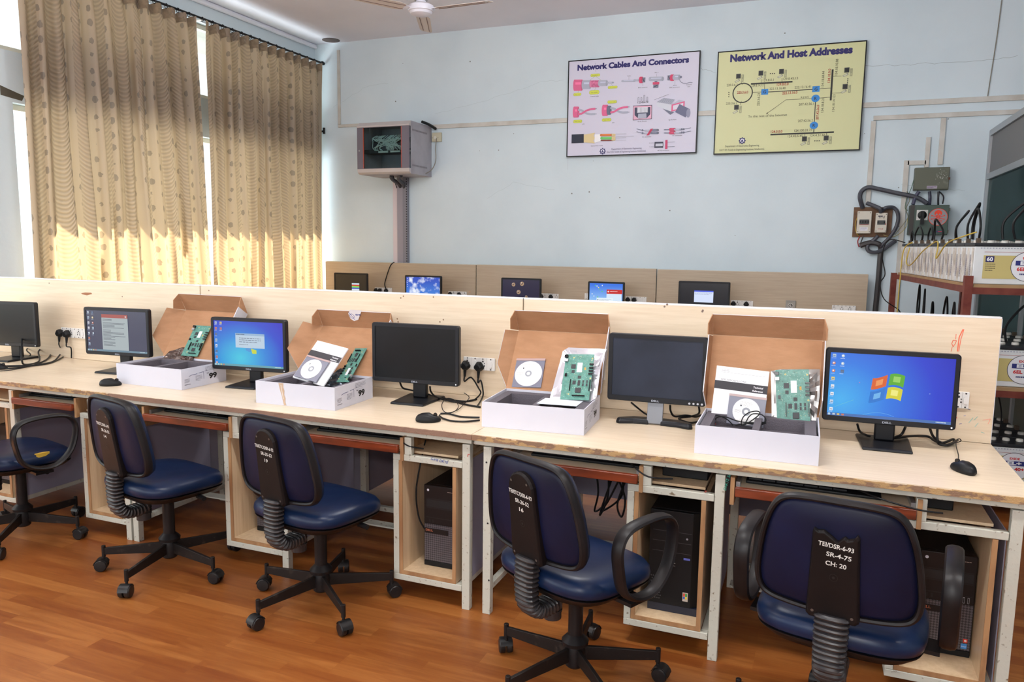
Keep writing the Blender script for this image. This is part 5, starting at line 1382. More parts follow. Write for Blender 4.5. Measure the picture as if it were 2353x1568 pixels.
def bubble(pf, x0, y0, x1, y1, s):
    a, b_ = pf(x0, y1), pf(x1, y0); k.poly(rrect(b_[0]-a[0], b_[1]-a[1], min(b_[0]-a[0], b_[1]-a[1])*.45, 4, (a[0]+b_[0])/2, (a[1]+b_[1])/2), (170,180,70)); k.poly(rrect(b_[0]-a[0]-.004, b_[1]-a[1]-.004, (b_[1]-a[1])*.42, 4, (a[0]+b_[0])/2, (a[1]+b_[1])/2), YEL)
    k.text(s, (a[0]+b_[0])/2, a[1]+(b_[1]-a[1])*.36, (90,96,60), w=(b_[0]-a[0])*.66, h=(b_[1]-a[1])*.26, al='c')
def cylh(pf, x0, x1, y0, y1, c, hi=None, skew=0):
    """drawn cylinder lying on its side"""
    bx(k, pf, [(x0,y0),(x1,y0+skew),(x1,y1+skew),(x0,y1)], c); m = (y0+y1)/2
    hi = hi or tuple(min(255, int(q*1.12+12)) for q in c)
    bx(k, pf, [(x0,y0+(y1-y0)*.25),(x1,y0+(y1-y0)*.25+skew),(x1,y0+(y1-y0)*.45+skew),(x0,y0+(y1-y0)*.45)], hi)
    a, b_ = pf(x1, y1+skew), pf(x1, y0+skew); k.disc(a[0], (a[1]+b_[1])/2, .012, tuple(int(q*.92) for q in c), ry=abs(b_[1]-a[1])/2, n=16)
    a, b_ = pf(x0, y1), pf(x0, y0); k.disc(a[0], (a[1]+b_[1])/2, .012, c, ry=abs(b_[1]-a[1])/2, n=16)
cylh(p1, 175, 280, 508, 652, PINK); cylh(p1, 290, 390, 518, 632, LGR); cylh(p1, 395, 505, 522, 612, (222,130,172)); 
for i in range(6): ln(k, p1, [(400+i*18,524),(432+i*14,612)], (180,60,110), .003); ln(k, p1, [(432+i*14,524),(400+i*18,612)], (180,60,110), .003)
cylh(p1, 510, 610, 522, 598, LGR); cylh(p1, 622, 690, 543, 566, LGR)
for q in (((450,475),(385,520)),((470,475),(535,520)),((465,615),(450,650)),((665,568),(690,595)),((240,650),(225,680))): ln(k, p1, q, (150,160,60), .002)
bubble(p1, 395,435,522,478,'Insulator'); bubble(p1, 625,595,752,634,'Inner conductor'); bubble(p1, 165,678,272,720,'Plastic cover'); bubble(p1, 378,645,514,705,'Outer conductor')
for s, a, b_ in (('Coaxial Cable',(392,735),(505,735)),('Cable',(876,480),(922,480)),('BNC connector',(1018,632),(1138,630)),('BNC T',(1226,445),(1274,443)),('BNC terminator',(1412,638),(1540,635)),('50-W',(1455,612),(1500,611)),('Ground',(1618,606),(1680,605)),('wire',(1630,630),(1665,629)),
                 ('UTP',(286,1092),(318,1090)),('STP',(684,1078),(712,1077)),('RJ-45 Female',(1016,1066),(1130,1064)),('RJ-45 Male',(1406,1052),(1500,1050)),('Optical Fiber Cable',(404,1376),(562,1372)),('SC connector',(1074,1268),(1190,1264)),('ST connector',(1452,1256),(1574,1253)),('MT-RJ connector',(1270,1446),(1418,1440))):
    tx(k, p1, s, a, b_, (70,70,80), h=.010)
cylh(p1, 815, 970, 525, 552, LGR); cylh(p1, 970, 1035, 515, 545, LGR); cylh(p1, 1040, 1070, 486, 568, (214,70,110)); bx(k, p1, [(1070,496),(1110,496),(1106,560),(1070,560)], DGR); ln(k, p1, [(1075,510),(1095,550)], (30,30,36), .005)
cylh(p1, 1165, 1325, 490, 545, LGR); bx(k, p1, [(1222,545),(1262,545),(1256,560),(1228,560)], DGR); bx(k, p1, [(1202,560),(1284,557),(1284,588),(1202,590)], (210,70,110)); bx(k, p1, [(1210,590),(1276,588),(1272,632),(1206,634)], DGR); ln(k, p1, [(1220,620),(1262,595)], (30,30,36), .005)
bx(k, p1, [(1386,476),(1426,474),(1430,542),(1384,538)], DGR); ln(k, p1, [(1395,490),(1420,528)], (30,30,36), .005); cylh(p1, 1428, 1458, 466, 548, (214,70,110)); cylh(p1, 1462, 1530, 470, 536, LGR); k.disc(*p1(1550,500), .012, DGR, n=8)
ln(k, p1, [(1535,535),(1545,560),(1580,580),(1620,582),(1660,570),(1692,574)], DGR, .005)
for q in (((898,485),(898,522)),((1078,570),(1078,605)),((1250,450),(1250,488)),((1478,545),(1478,598))): ln(k, p1, q, (110,110,120), .0018)
def twist(x, y0, y1, extra):
    cylh(p1, x, x+60, y0, y1, PINK)
    if extra: cylh(p1, x+66, x+100, y0+12, y1-14, (104,112,134)); x += 40
    m = (y0+y1)/2
    ln(k, p1, [(x+60,m-30),(x+110,m-22),(x+170,m+20),(x+225,m+30),(x+290,m+28)], LGR, .020); ln(k, p1, [(x+60,m+28),(x+110,m+20),(x+170,m-18),(x+225,m-34),(x+290,m-40)], PINK, .019)
    ln(k, p1, [(x+290,m-40),(x+310,m-40)], DGR, .005); ln(k, p1, [(x+290,m+28),(x+310,m+28)], DGR, .005)
twist(172, 856, 998, False); twist(560, 838, 982, True)
bubble(p1, 165,1025,285,1070,'Plastic cover'); bubble(p1, 622,780,744,824,'Metal shield'); bubble(p1, 550,1010,672,1055,'Plastic cover')
bx(k, p1, [(955,855),(1196,850),(1194,1030),(952,1044)], (70,60,80)); bx(k, p1, [(960,862),(1190,858),(1188,1024),(958,1038)], (232,180,206)); bx(k, p1, [(975,880),(1175,876),(1174,970),(1130,1020),(1025,1024),(975,978)], (60,66,92)); bx(k, p1, [(1008,878),(1144,876),(1142,945),(1006,948)], (226,228,240)); bx(k, p1, [(1022,960),(1124,955),(1128,1018),(1016,1022)], LGR)
for i in range(8): ln(k, p1, [(1016+i*17,880),(1016+i*17,945)], (70,70,90), .0022)
tx(k, p1, '12345678', (1012,828), (1148,824), (50,50,60), h=.020)
for i, hh in enumerate((752,752,724,748)): ln(k, p1, [(1016+i*37,800),(1016+i*37,hh),(1030+i*37,hh),(1030+i*37,800)], (60,60,70), .0022)
bx(k, p1, [(1252,815),(1345,762),(1480,785),(1440,850)], LGR); bx(k, p1, [(1252,815),(1440,850),(1436,938),(1252,866)], (214,218,232)); bx(k, p1, [(1440,850),(1600,808),(1598,900),(1436,940)], PINK); bx(k, p1, [(1458,862),(1584,830),(1580,890),(1456,920)], (226,220,236)); bx(k, p1, [(1440,850),(1530,788),(1600,808)], (190,190,210)); ln(k, p1, [(1510,895),(1640,965)], (108,112,142), .085); k.disc(*p1(1645,962), .020, (150,154,180), ry=.042, n=16); bx(k, p1, [(1330,900),(1425,980),(1478,945),(1440,940)], DGR)
for i in range(8): ln(k, p1, [(1222+i*16,785-i*6),(1290+i*16,760-i*6)], (90,90,100), .0018); ln(k, p1, [(1262+i*22,812+i*4),(1350+i*17,765+i*3)], (90,90,100), .0018)
bx(k, p1, [(145,1218),(310,1212),(310,1328),(143,1332)], (34,40,60)); bx(k, p1, [(310,1222),(460,1198),(440,1240),(466,1270),(436,1300),(458,1336),(310,1322)], (226,206,156)); bx(k, p1, [(455,1220),(532,1218),(540,1310),(452,1330)], (246,246,250))
cylh(p1, 540, 680, 1214, 1246, (214,120,60)); cylh(p1, 545, 690, 1254, 1288, (110,196,110)); cylh(p1, 548, 690, 1292, 1308, (130,60,50))
for y in (1228,1262,1290): bx(k, p1, [(680,y-16),(730,y-12),(730,y+14),(680,y+14)], (220,200,150))
for y, x1 in ((1218,870),(1248,968),(1268,870),(1298,868)): ln(k, p1, [(735,y),(x1,y)], (190,190,204), .006)
for y in (0, 36): ln(k, p1, [(1002,1155+y),(1060,1172+y),(1120,1180+y)], DGR, .006); k.disc(*p1(1078,1174+y), .010, DGR, n=8); cylh(p1, 1115, 1180, 1168+y, 1192+y, LGR); cylh(p1, 1190, 1270, 1160+y, 1190+y, DGR)
bx(k, p1, [(1180,1158),(1212,1155),(1160,1240),(1128,1242)], (196,50,90))
for y in (0, 42): cylh(p1, 1360, 1420, 1165+y, 1178+y, DGR); cylh(p1, 1425, 1480, 1150+y, 1190+y, (206,70,110)); cylh(p1, 1485, 1550, 1160+y, 1184+y, LGR); k.disc(*p1(1568,1168+y), .010, DGR, n=8); k.disc(*p1(1592,1168+y), .010, DGR, n=8); ln(k, p1, [(1600,1166+y),(1680,1152+y)], DGR, .005)
bx(k, p1, [(1232,1328),(1340,1326),(1338,1404),(1228,1406)], (60,64,84)); bx(k, p1, [(1245,1350),(1335,1348),(1334,1384),(1244,1386)], (200,204,220)); bx(k, p1, [(1366,1306),(1394,1304),(1392,1420),(1364,1422)], (204,60,110)); ln(k, p1, [(1394,1334),(1486,1331)], DGR, .003); ln(k, p1, [(1394,1392),(1484,1390)], DGR, .003)
for y in (1342,1392): ln(k, p1, [(1188,y),(1226,y-1)], DGR, .003); tx(k, p1, 'RX' if y < 1350 else 'TX', (1166,y+5), (1182,y+5), (70,70,80), h=.008)
def crest(cx, cz, r):
    for i in range(8): a = 2*PI*i/8; k.poly([(cx+r*1.25*math.cos(a+s)*q, cz+r*1.25*math.sin(a+s)*q) for s, q in ((-.16,1),(.16,1),(.2,.7),(-.2,.7))], NAVY)
    k.disc(cx, cz, r, NAVY); k.disc(cx, cz, r*.72, (222,222,236)); k.poly([(cx-r*.5,cz-r*.3),(cx,cz+r*.5),(cx+r*.5,cz-r*.3)], NAVY); k.rect(cx-r*.5, cz-r*.5, cx+r*.5, cz-r*.38, NAVY)
crest(*p1(562,1440), .026)
tx(k, p1, 'Department of Electronics Engineering', (680,1424), (1068,1418), (96,92,126), h=.016); tx(k, p1, "D.K.T.E'S Textile & Engineering Institute, Ichalkaranji.", (620,1462), (1126,1456), (96,92,126), h=.016)
k.scrawl(*p1(92,1490), .006, .15, (120,110,140), 14, .2, 2)
ln(k, p1, [(455,300),(470,340),(464,400),(470,415)], (120,116,140), .002)
k.build('print', po1)

c_ = [at(1648,118,Y=YW-.02), at(1990,96,Y=YW-.02), at(1978,348,Y=YW-.02), at(1642,354,Y=YW-.02)]
QX0, QX1 = (c_[0].x+c_[3].x)/2, (c_[1].x+c_[2].x)/2; QZ1, QZ0 = (c_[0].z+c_[1].z)/2, (c_[2].z+c_[3].z)/2
po2 = poster('pale yellow-green poster titled Network And Host Addresses', QX0, QX1, QZ0, QZ1, mat('poster_green_yellow', (214,216,166), .5))
W2_ = QX1-QX0; H2_ = QZ1-QZ0
q2 = quadmap([(1648,118),(1990,96),(1978,348),(1642,354)], -W2_/2, W2_/2, 0, H2_)
def p2(x, y): return q2(1270+x/3.137, 80+y/3.137)
k = Ink((0,-.036,0), (1,0,0), (0,0,1), lift=.001, step=.00002)
tx(k, p2, 'Network And Host Addresses', (1280,190), (2160,140), NAVY, h=.062, bold=.055)
IK = (60,58,44); RD = (168,52,40); BLU = (44,136,214); BK = (34,34,30)
k.ring(*p2(1380,414), .093, .010, BK, n=40); ln(k, p2, [(1440,350),(1744,338)], BK, .014); ln(k, p2, [(2026,254),(2016,476)], BK, .016); ln(k, p2, [(1592,718),(2042,706)], BK, .014)
ln(k, p2, [(1565,410),(1888,395)], BK, .007); ln(k, p2, [(1910,480),(1902,706)], BK, .007)
for q in (((1450,411),(1522,409)),((1542,350),(1542,390)),((1516,318),(1516,345)),((1668,312),(1668,340)),((1365,333),(1376,356)),((1372,472),(1362,500)),((1936,391),(2016,388)),((1935,458),(2012,453)),((2022,304),(2088,302)),((2020,424),(2086,422)),((1840,715),(1840,740)),((1992,712),(1992,738)),((1884,461),(1700,467),(1562,565))): ln(k, p2, q, IK, .0035)
bx(k, p2, [(1556,570),(1566,556),(1570,566)], IK)
for x, y, t in ((1544,408,'G'),(1912,393,'G')): a = p2(x, y); k.rect(a[0]-.031, a[1]-.026, a[0]+.031, a[1]+.026, (30,100,170)); k.rect(a[0]-.029, a[1]-.026, a[0]+.031, a[1]+.024, BLU); k.text(t, a[0], a[1]-.013, BK, h=.026, al='c', bold=.02)
for x, y in ((1910,460),(1902,655)): a = p2(x, y); k.disc(a[0], a[1], .036, BLU, ry=.033); k.text('R', a[0], a[1]-.013, BK, h=.026, al='c', bold=.02)
for s, a, b_ in (('220.3.6.3',(1258,366),(1340,362)),('220.3.6.1',(1255,498),(1335,496)),('129.8.0.1',(1528,334),(1608,330)),('129.8.45.13',(1676,326),(1782,322)),('129.8.14.12',(1446,372),(1534,368)),('222.13.16.40',(1578,396),(1696,392)),('222.13.16.41',(1760,388),(1876,384)),('x.y.z.t.',(1804,456),(1864,454)),('207.42.56.1',(1792,510),(1898,507)),('207.42.56.2',(1788,630),(1894,628)),('124.100.33.77',(1764,700),(1890,697)),('124.42.5.45',(1718,740),(1824,736)),('124.4.51.66',(1876,736),(1982,732)),('To the rest of the Internet',(1424,593),(1710,584))):
    tx(k, p2, s, a, b_, IK, h=.021)
for s, a, b_ in (('220.3.6.0',(1338,421),(1420,419)),('129.8.0.0',(1632,366),(1716,362)),('222.13.16.0',(1672,428),(1780,424)),('124.0.0.0',(1594,706),(1678,702))): tx(k, p2, s, a, b_, RD, h=.023, bold=.02)
def vt(s, x, y0, y1, c, b=.0):
    a, b_ = p2(x, y0), p2(x, y1); k.text(s, a[0]+.008, a[1], c, w=b_[1]-a[1], h=.021, rot=PI/2, bold=b)
vt('220.3.6.23',1500,508,418,IK); vt('134.18.68.44',1958,380,266,IK); vt('134.18.0.0',2002,348,250,RD,.02); vt('134.18.10.88',2052,296,180,IK); vt('134.18.8.21',1960,562,460,IK); vt('134.18.14.121',2036,556,434,IK); vt('207.42.56.0',1926,614,508,RD,.02)
def pc(x, y):
    a = p2(x, y); g = (60,62,60)
    k.rect(a[0]-.020, a[1]-.008, a[0]+.022, a[1]+.036, g); k.rect(a[0]-.014, a[1]-.002, a[0]+.016, a[1]+.030, (30,32,34)); k.poly([(a[0]-.034,a[1]-.034),(a[0]+.006,a[1]-.010),(a[0]+.018,a[1]-.026),(a[0]-.020,a[1]-.046)], (150,150,136)); k.poly([(a[0]-.028,a[1]-.034),(a[0]+.0,a[1]-.016),(a[0]+.010,a[1]-.026),(a[0]-.016,a[1]-.042)], (206,208,180))
    k.rect(a[0]+.030, a[1]-.040, a[0]+.048, a[1]+.026, (120,120,104)); k.rect(a[0]+.033, a[1]-.037, a[0]+.045, a[1]+.023, (192,194,150)); 
    for i in range(3): k.rect(a[0]+.035, a[1]+.012-.012*i, a[0]+.043, a[1]+.015-.012*i, g)
for q in ((1345,305),(1512,285),(1662,275),(1335,528),(2122,272),(2112,390),(1836,764),(1988,760)): pc(*q)
for x, y, dx, dy in ((1276,425,0,15),(1598,278,15,0),(2130,338,-1,14),(1926,768,15,0)):
    for i in (-1,0,1): k.disc(*p2(x+dx*i, y+dy*i), .005, BK, n=8)
crest(*p2(1384,760), .026)
tx(k, p2, 'Department of Electronics Engineering', (1256,806), (1510,802), (92,96,84), h=.018); tx(k, p2, "D.K.T.E'S Textile & Engineering Institute, Ichalkaranji.", (1214,834), (1550,830), (92,96,84), h=.018)
k.scrawl(*p2(1176,750), .006, .13, (130,130,110), 12, .2, 2)
k.build('print', po2)

# ------------------------------------------------------------------ wall-mounted network cabinet
nx0, nx1 = -4.722, -4.08; nz0, nz1 = 2.235, 2.785; ny = 7.25
ncab = thing('network_cabinet', 'grey wall-mounted network cabinet with a glass door and orange stripes', 'cabinet', ((nx0+nx1)/2, ny, nz0))
w_ = (nx1-nx0)/2; h_ = nz1-nz0; d_ = YW-ny-.001
M_NG = mat('cabinet_grey_paint', (172,170,178), .5, var=.2, scale=5, rgb2=(156,152,160)); M_NGD = mat('cabinet_dark_grey', (112,106,118), .5)
b = MB(); t = .004
b.box(-w_, -w_+t, .03, d_, 0, h_).box(w_-t, w_, .03, d_, 0, h_).box(-w_+t, w_-t, .03, d_, h_-t, h_).box(-w_+t, w_-t, .03, d_, 0, t).box(-w_+t, w_-t, d_-t, d_, t, h_-t)
b.build('case', M_NG, ncab, smooth=False)
b = MB(); b.prism([(.03,h_-.055),(-.012,h_-.055),(-.012,h_-.040),(.03,h_)], -w_, w_, 'x').prism([(.03,.0),(-.004,.018),(-.012,.055),(.03,.055)], -w_, w_, 'x'); b.build('front_rim', mat('light_grey_rim', (190,184,184), .5), ncab, smooth=False)
k = Ink((0,-.0125,0), (1,0,0), (0,0,1), lift=.0006); 
b = MB(); b.box(-w_, -w_+.075, -.010, .006, .056, h_-.056).box(w_-.090, w_, -.010, .006, .056, h_-.056).box(-w_+.075, w_-.09, -.010, .006, .056, .060).box(-w_+.075, w_-.09, -.010, .006, h_-.060, h_-.056); dr = b.build('door', M_NGD, ncab, smooth=False)
b = MB(); b.box(-w_+.0755, -w_+.081, -.0105, .0055, .0605, h_-.0605).box(w_-.096, w_-.0905, -.0105, .0055, .0605, h_-.0605); b.build('orange_stripe', mat('orange_stripe', (196,84,60), .5), dr, smooth=False)
mg, nt, bb = new_mat('tinted_glass'); tr = nt.nodes.new('ShaderNodeBsdfTransparent'); tr.inputs[0].default_value = (.72,.82,.84,1); gl = nt.nodes.new('ShaderNodeBsdfGlossy'); gl.inputs['Roughness'].default_value = .03; mx = nt.nodes.new('ShaderNodeMixShader'); mx.inputs[0].default_value = .04
nt.links.new(tr.outputs[0], mx.inputs[1]); nt.links.new(gl.outputs[0], mx.inputs[2]); nt.links.new(mx.outputs[0], nt.nodes['Material Output'].inputs[0])
MB().box(-w_+.0815, w_-.0965, -.006, -.001, .0605, h_-.0605).build('glass_pane', mg, dr, smooth=False)
b = MB(); b.cyl((-w_+.03,-.012,.25), (-w_+.03,-.016,.25), .010, seg=12); b.build('lock', M_ALU, dr)
MB().box(-w_+.01, w_-.01, .12, .30, .235, .275).build('patch_panel', mat('rack_dark', (40,46,52), .5), ncab, smooth=False)
b = MB()
for i in range(3): b.box(-.13+i*.15, -.01+i*.15, .112, .1195, .238, .256)
b.build('port_strip', mat('label_white', (206,208,200), .5), ncab, smooth=False)
MB().box(-w_+.08, w_-.08, .16, .26, .36, .40).build('switch_unit', mat('rack_switch', (64,76,82), .5), ncab, smooth=False)
rnd = random.Random(9)
for i in range(34):
    x0 = rnd.choice((-.12,.02,.16))+rnd.uniform(-.05,.05); x1 = -.2+rnd.random()*.42
    b = MB(); b.tube(spline([(x0,.11,.26),(x0+rnd.uniform(-.02,.02),.08,.29),((x0+x1)/2,.06+rnd.uniform(0,.03),.34+rnd.uniform(-.02,.03)),(x1,.07,.38),(x1+.02,.12,.42)], 5), .0035, 5); b.build('patch_cable', mat('pale_patch_cable', (214,222,214), .5), ncab)
k = Ink((w_,0,0), (0,1,0), (0,0,1), lift=.0008)
for z_ in (.09, h_-.09): 
    for i in range(24): k.rect(.06+i*.014, z_-.009, .067+i*.014, z_+.009, (104,102,108)); k.h -= k.step
k.build('vent_slots', ncab)
k = Ink((0,0,h_-.02), (1,0,0), (0,0,1), lift=.0)
# trunking below the cabinet
def vduct(name, u0, u1, v0, z1, m, label, depth=.04, z0=.76, cat='duct', bev=.002):
    a = at(u0, v0, Y=YW); c = at(u1, v0, Y=YW)
    return at_origin(MB().box(a.x, c.x, YW-depth, YW-.0005, z0, z1), name, m, label, cat, None, smooth=False, bevel=bev)
vduct('cable_duct', 917, 930, 560, 2.232, mat('violet_grey_duct', (150,146,158), .5), 'narrow violet-grey cable duct under the network cabinet, left one', .04)
dd = vduct('cable_duct', 930.7, 941, 560, 2.232, mat('grey_duct', (128,128,140), .5), 'slotted grey cable duct under the network cabinet, right one', .05)
k = Ink((0,0,0), (1,0,0), (0,0,1)); L = dd.location; ww = (at(941,560,Y=YW).x-at(930.7,560,Y=YW).x)/2
k = Ink((ww-.014,-.0251,0), (1,0,0), (0,0,1), lift=.0006)
for i in range(52): k.rect(0, .02+i*.028, .012, .034+i*.028, (20,20,26)); k.h -= k.step
k.build('slots', dd)
vduct('cable_duct', 905, 916, 560, 2.20, mat('lilac_white_duct', (214,204,212), .5), 'thin pale lilac strip running down left of the two grey ducts', .015)
cable([(-4.30,7.45,2.234),(-4.36,7.5,2.20),(-4.40,7.66,2.16),(-4.41,7.72,2.12)], .022, 'short grey flexible conduit from the cabinet into the right duct', m=mat('flex_grey', (70,70,78), .5))
cable([(-4.42,7.45,2.234),(-4.44,7.5,2.20),(-4.46,7.68,2.16),(-4.462,7.72,2.13)], .022, 'short grey flexible conduit from the cabinet into the left duct', m=mat('flex_grey', (70,70,78), .5))
cable([at(903,402,Y=7.5), at(905,410,Y=7.55), at(912,432,Y=7.72)], .006, 'short black cable end hanging below the network cabinet')
cable([at(970,280,Y=7.5), at(985,286,Y=7.6), at(1001,296,Y=7.735)], .016, 'thick black cable on top of the network cabinet entering the wall duct')
q = at(995,306,Y=YW); q2_ = at(1016,326,Y=YW)
so2 = thing('network_outlet', 'small cream network outlet at the right side of the network cabinet', 'outlet', (q.x, YW, q2_.z)); 
MB().box(0, q2_.x-q.x, -.03, -.0005, 0, q.z-q2_.z).build('box', mat('cream_outlet', (196,192,168), .5), so2, bevel=.004)
k = Ink((0,-.03,0), (1,0,0), (0,0,1), lift=.0005); k.disc(.012,.042,.004,(70,66,60),n=8); k.disc(.078,.042,.004,(70,66,60),n=8); k.rect(.03,.03,.055,.06,(214,214,206)); k.build('screws', so2)
cable([at(1003,318,Y=7.715), at(1001,340,Y=7.70), at(1001,370,Y=7.69), at(992,390,Y=7.65), at(975,401,Y=7.6)], .005, 'thin grey cord drooping from the cream outlet to the cabinet', m=mat('grey_cord', (130,126,116), .5))

# ------------------------------------------------------------------ surface ducts on the back wall
def duct(pts, wpx, label, depth=.018, m=None):
    """pts: list of (x,z) centre line on the wall"""
    b = MB(); wd = wpx
    for i in range(len(pts)-1):
        (xa, za), (xb, zb) = pts[i], pts[i+1]
        if abs(xa-xb) > abs(za-zb): b.box(min(xa,xb)-(wd/2), max(xa,xb)+(wd/2), YW-depth, YW-.0005, (za+zb)/2-wd/2, (za+zb)/2+wd/2)
        else: b.box((xa+xb)/2-wd/2, (xa+xb)/2+wd/2, YW-depth+(.0008 if i else 0), YW-.0005, min(za,zb), max(za,zb)-(wd/2 if i else 0))
    return at_origin(b, 'cable_duct', m or M_DUCT, label, 'duct', 'cream cable ducts on the back wall', smooth=False, bevel=.002)
duct([(-4.03,2.79),(XR-.05,2.775)], .045, 'long horizontal cream cable duct passing behind both posters', .018)
duct([(-5.285,2.865),(-5.285,3.70)], .034, 'thin white vertical duct in the left back corner, rising to the ceiling hole')
duct([(-5.285,2.845),(-4.745,2.845)], .034, 'short white horizontal duct left of the network cabinet')
duct([(.415,2.665),(XR-.05,2.665)], .040, 'second horizontal cream duct below the long one, at the right')
duct([(.398,1.905),(.398,2.640)], .040, 'vertical cream duct dropping to the board with two breakers')
duct([(.953,2.24),(.953,2.640)], .040, 'vertical cream duct ending at the olive metal box')
duct([(.848,2.22),(.848,2.48)], .036, 'short vertical cream duct left of the one ending at the olive box')
duct([(.690,.10),(.690,2.285)], .042, 'tall vertical cream duct between the breaker board and the switch boxes')
duct([(.715,2.262),(.825,2.262)], .038, 'short horizontal cream duct joining the tall duct near the olive box')
at_origin(MB().cyl((-5.30,7.62,ZC-.004), (-5.30,7.62,ZC-.0005), .10, seg=20), 'ceiling_hole_cover', mat('dark_hole_rim', (96,86,84), .8), 'dark rough round patch in the ceiling corner where the white duct ends', 'ceiling patch')
cable([at(2302,0,Y=YW-.006), at(2290,90,Y=YW-.006), at(2275,185,Y=YW-.006), at(2269,226,Y=YW-.006)], .004, 'thin grey wire running down the back wall from the ceiling at the right', m=mat('grey_cord', (130,126,116), .5))

# ------------------------------------------------------------------ breakers and switch boxes
def at_w(u, v, dy=0): return at(u, v, Y=YW-dy)
def wbox(name, label, cat, x0, x1, z0, z1, y0, m, **k):
    r = thing(name, label, cat, ((x0+x1)/2, YW, z0)); MB().box(-(x1-x0)/2, (x1-x0)/2, -y0, -.0005, 0, z1-z0).build('case', m, r, **k); return r
bb_ = wbox('wooden_board', 'brown wooden mounting board under two white breakers on the back wall', 'board', .285, .606, 1.605, 1.875, .02, mat('brown_board', (112,78,50), .6, var=.3, scale=6, stretch=(1,1,6)), bevel=.002)
def breaker(label, x0, x1, z0, z1, n, seed):
    r = thing('circuit_breaker', label, 'breaker', ((x0+x1)/2, YW-.0205, z0), 0, 'white circuit breaker boxes'); W = x1-x0; H = z1-z0
    MB().box(-W/2, W/2, -.05, 0, 0, H).build('case', mat('aged_white_case', (206,200,188), .45), r, bevel=.005)
    MB().box(-W*.34, W*.34, -.053, -.0505, H*.40, H*.62).build('switch_window', mat('breaker_grey', (60,62,64), .5), r, smooth=False)
    b = MB()
    for i in range(n): xx = -W*.28+i*W*.56/max(1, n-1)-.006; b.box(xx, xx+.010, -.062, -.0535, H*.47, H*.56)
    b.build('switch_levers', M_BLK, r, smooth=False)
    k = Ink((0,-.05,0), (1,0,0), (0,0,1), lift=.0008)
    for sx, sz in ((-.4,.08),(.4,.08),(-.4,.92),(.4,.92)): k.disc(W*sx, H*sz, .004, (60,58,54), n=8)
    if n > 2: k.rect(-W*.28, H*.12, W*.28, H*.28, (228,228,236)); k.scrawl(-W*.24, H*.27, W*.45, H*.12, (90,90,130), 4, .3, seed); k.rect(-W*.32, H*.38, W*.3, H*.40, (196,90,80))
    else: k.scrawl(-W*.3, H*.88, W*.5, .02, (40,40,60), 1, .5, 5); k.text('MCB', -W*.2, H*.16, (190,60,50), w=W*.4, h=.010); k.text('1/10', -W*.22, H*.72, (30,30,50), w=W*.5, h=.022, shear=.3); k.disc(W*.36, H*.43, .006, (190,30,30), n=8)
    k.build('markings', r); return r
breaker('left white circuit breaker with three levers and a paper label on the wooden board', .316, .435, 1.636, 1.838, 4, 1)
breaker('right white circuit breaker with handwriting on the wooden board', .468, .563, 1.644, 1.822, 2, 2)
M_OL = mat('olive_hammered_paint', (92,96,82), .5, var=.5, scale=9, rgb2=(130,130,120), thr=(.6,.7))
ob = wbox('fuse_box', 'olive grey metal fuse box under the ducts, above the skull sign box', 'fuse box', .755, 1.024, 2.018, 2.212, .09, M_OL, bevel=.003)
MB().box(-.130, .130, -.096, -.0905, .006, .188).build('lid', M_OL, ob, smooth=False, bevel=.002)
MB().box(.126, .140, -.10, -.085, .085, .105).build('latch', mat('rust', (96,60,44), .8), ob, smooth=False)
k = Ink((0,-.096,0), (1,0,0), (0,0,1), lift=.0008); k.rect(-.035,.010,.045,.034,(170,160,176)); k.scrawl(-.032,.032,.072,.02,(90,70,110),2,.4,3)
rr = random.Random(3)
for i in range(40): k.disc(.07+rr.gauss(0,.022), .125+rr.gauss(0,.03), rr.uniform(.001,.004), (170,170,164), n=6)
k.build('paint_spots', ob)
sb = wbox('switch_box', 'green metal switch box with a rotary handle and a red skull warning sign', 'switch box', .735, 1.037, 1.625, 1.885, .14, mat('green_box_paint', (66,84,76), .45), bevel=.003)
MB().box(-.151, -.118, -.146, -.1405, 0, .26).build('side_strip', mat('dark_box_side', (52,48,46), .5), sb, smooth=False)
MB().box(-.105, .148, -.148, -.1405, .004, .256).build('door', mat('green_box_paint', (66,84,76), .45), sb, smooth=False, bevel=.002)
MB().box(-.100, -.012, -.151, -.1485, .128, .216).build('dial_plate', mat('dial_white', (206,206,204), .5), sb, smooth=False)
b = MB(); b.lathe([(.036,-.150),(.036,-.158),(.024,-.166),(.004,-.166)], c=(-.056,0,.172), seg=20, axis='y'); b.box(-.066,-.046,-.19,-.167,.150,.206).box(-.070,-.042,-.186,-.166,.09,.15); b.build('rotary_handle', M_BLK, sb)
for z_ in (.03, .22): MB().box(.149, .158, -.148, -.12, z_-.012, z_+.012).build('hinge', M_OL, sb, smooth=False)
k = Ink((0,-.1481,0), (1,0,0), (0,0,1), lift=.001, step=.0003); RDD = (240,66,36); cx, cz = .068, .155
k.disc(cx, cz, .074, RDD, n=36); k.disc(cx, cz, .070, (150,150,156), n=36)
k.disc(cx, cz+.033, .030, RDD, ry=.027, n=20); k.rect(cx-.018, cz+.0, cx+.018, cz+.018, RDD)
for s in (-1,1): k.disc(cx+s*.012, cz+.022, .0075, (150,150,156), n=10)
k.poly([(cx-.004,cz+.010),(cx+.004,cz+.010),(cx,cz+.017)], (150,150,156)); k.rect(cx-.014, cz+.001, cx+.014, cz+.0035, (150,150,156))
k.line([(cx-.048,cz+.012),(cx+.046,cz-.018)], .005, RDD); k.line([(cx+.048,cz+.012),(cx-.046,cz-.018)], .005, RDD)
for sx in (-1,1):
    for zz in (.012,-.018): k.disc(cx+sx*.048, cz+zz, .0055, RDD, n=8)
k.line([(cx-.014,cz-.010),(cx,cz-.022),(cx+.014,cz-.010)], .006, RDD)
zt_ = cz-.030; k.line([(cx-.034,zt_),(cx+.034,zt_)], .004, RDD)     # the warning word, hand-drawn letters under a head line
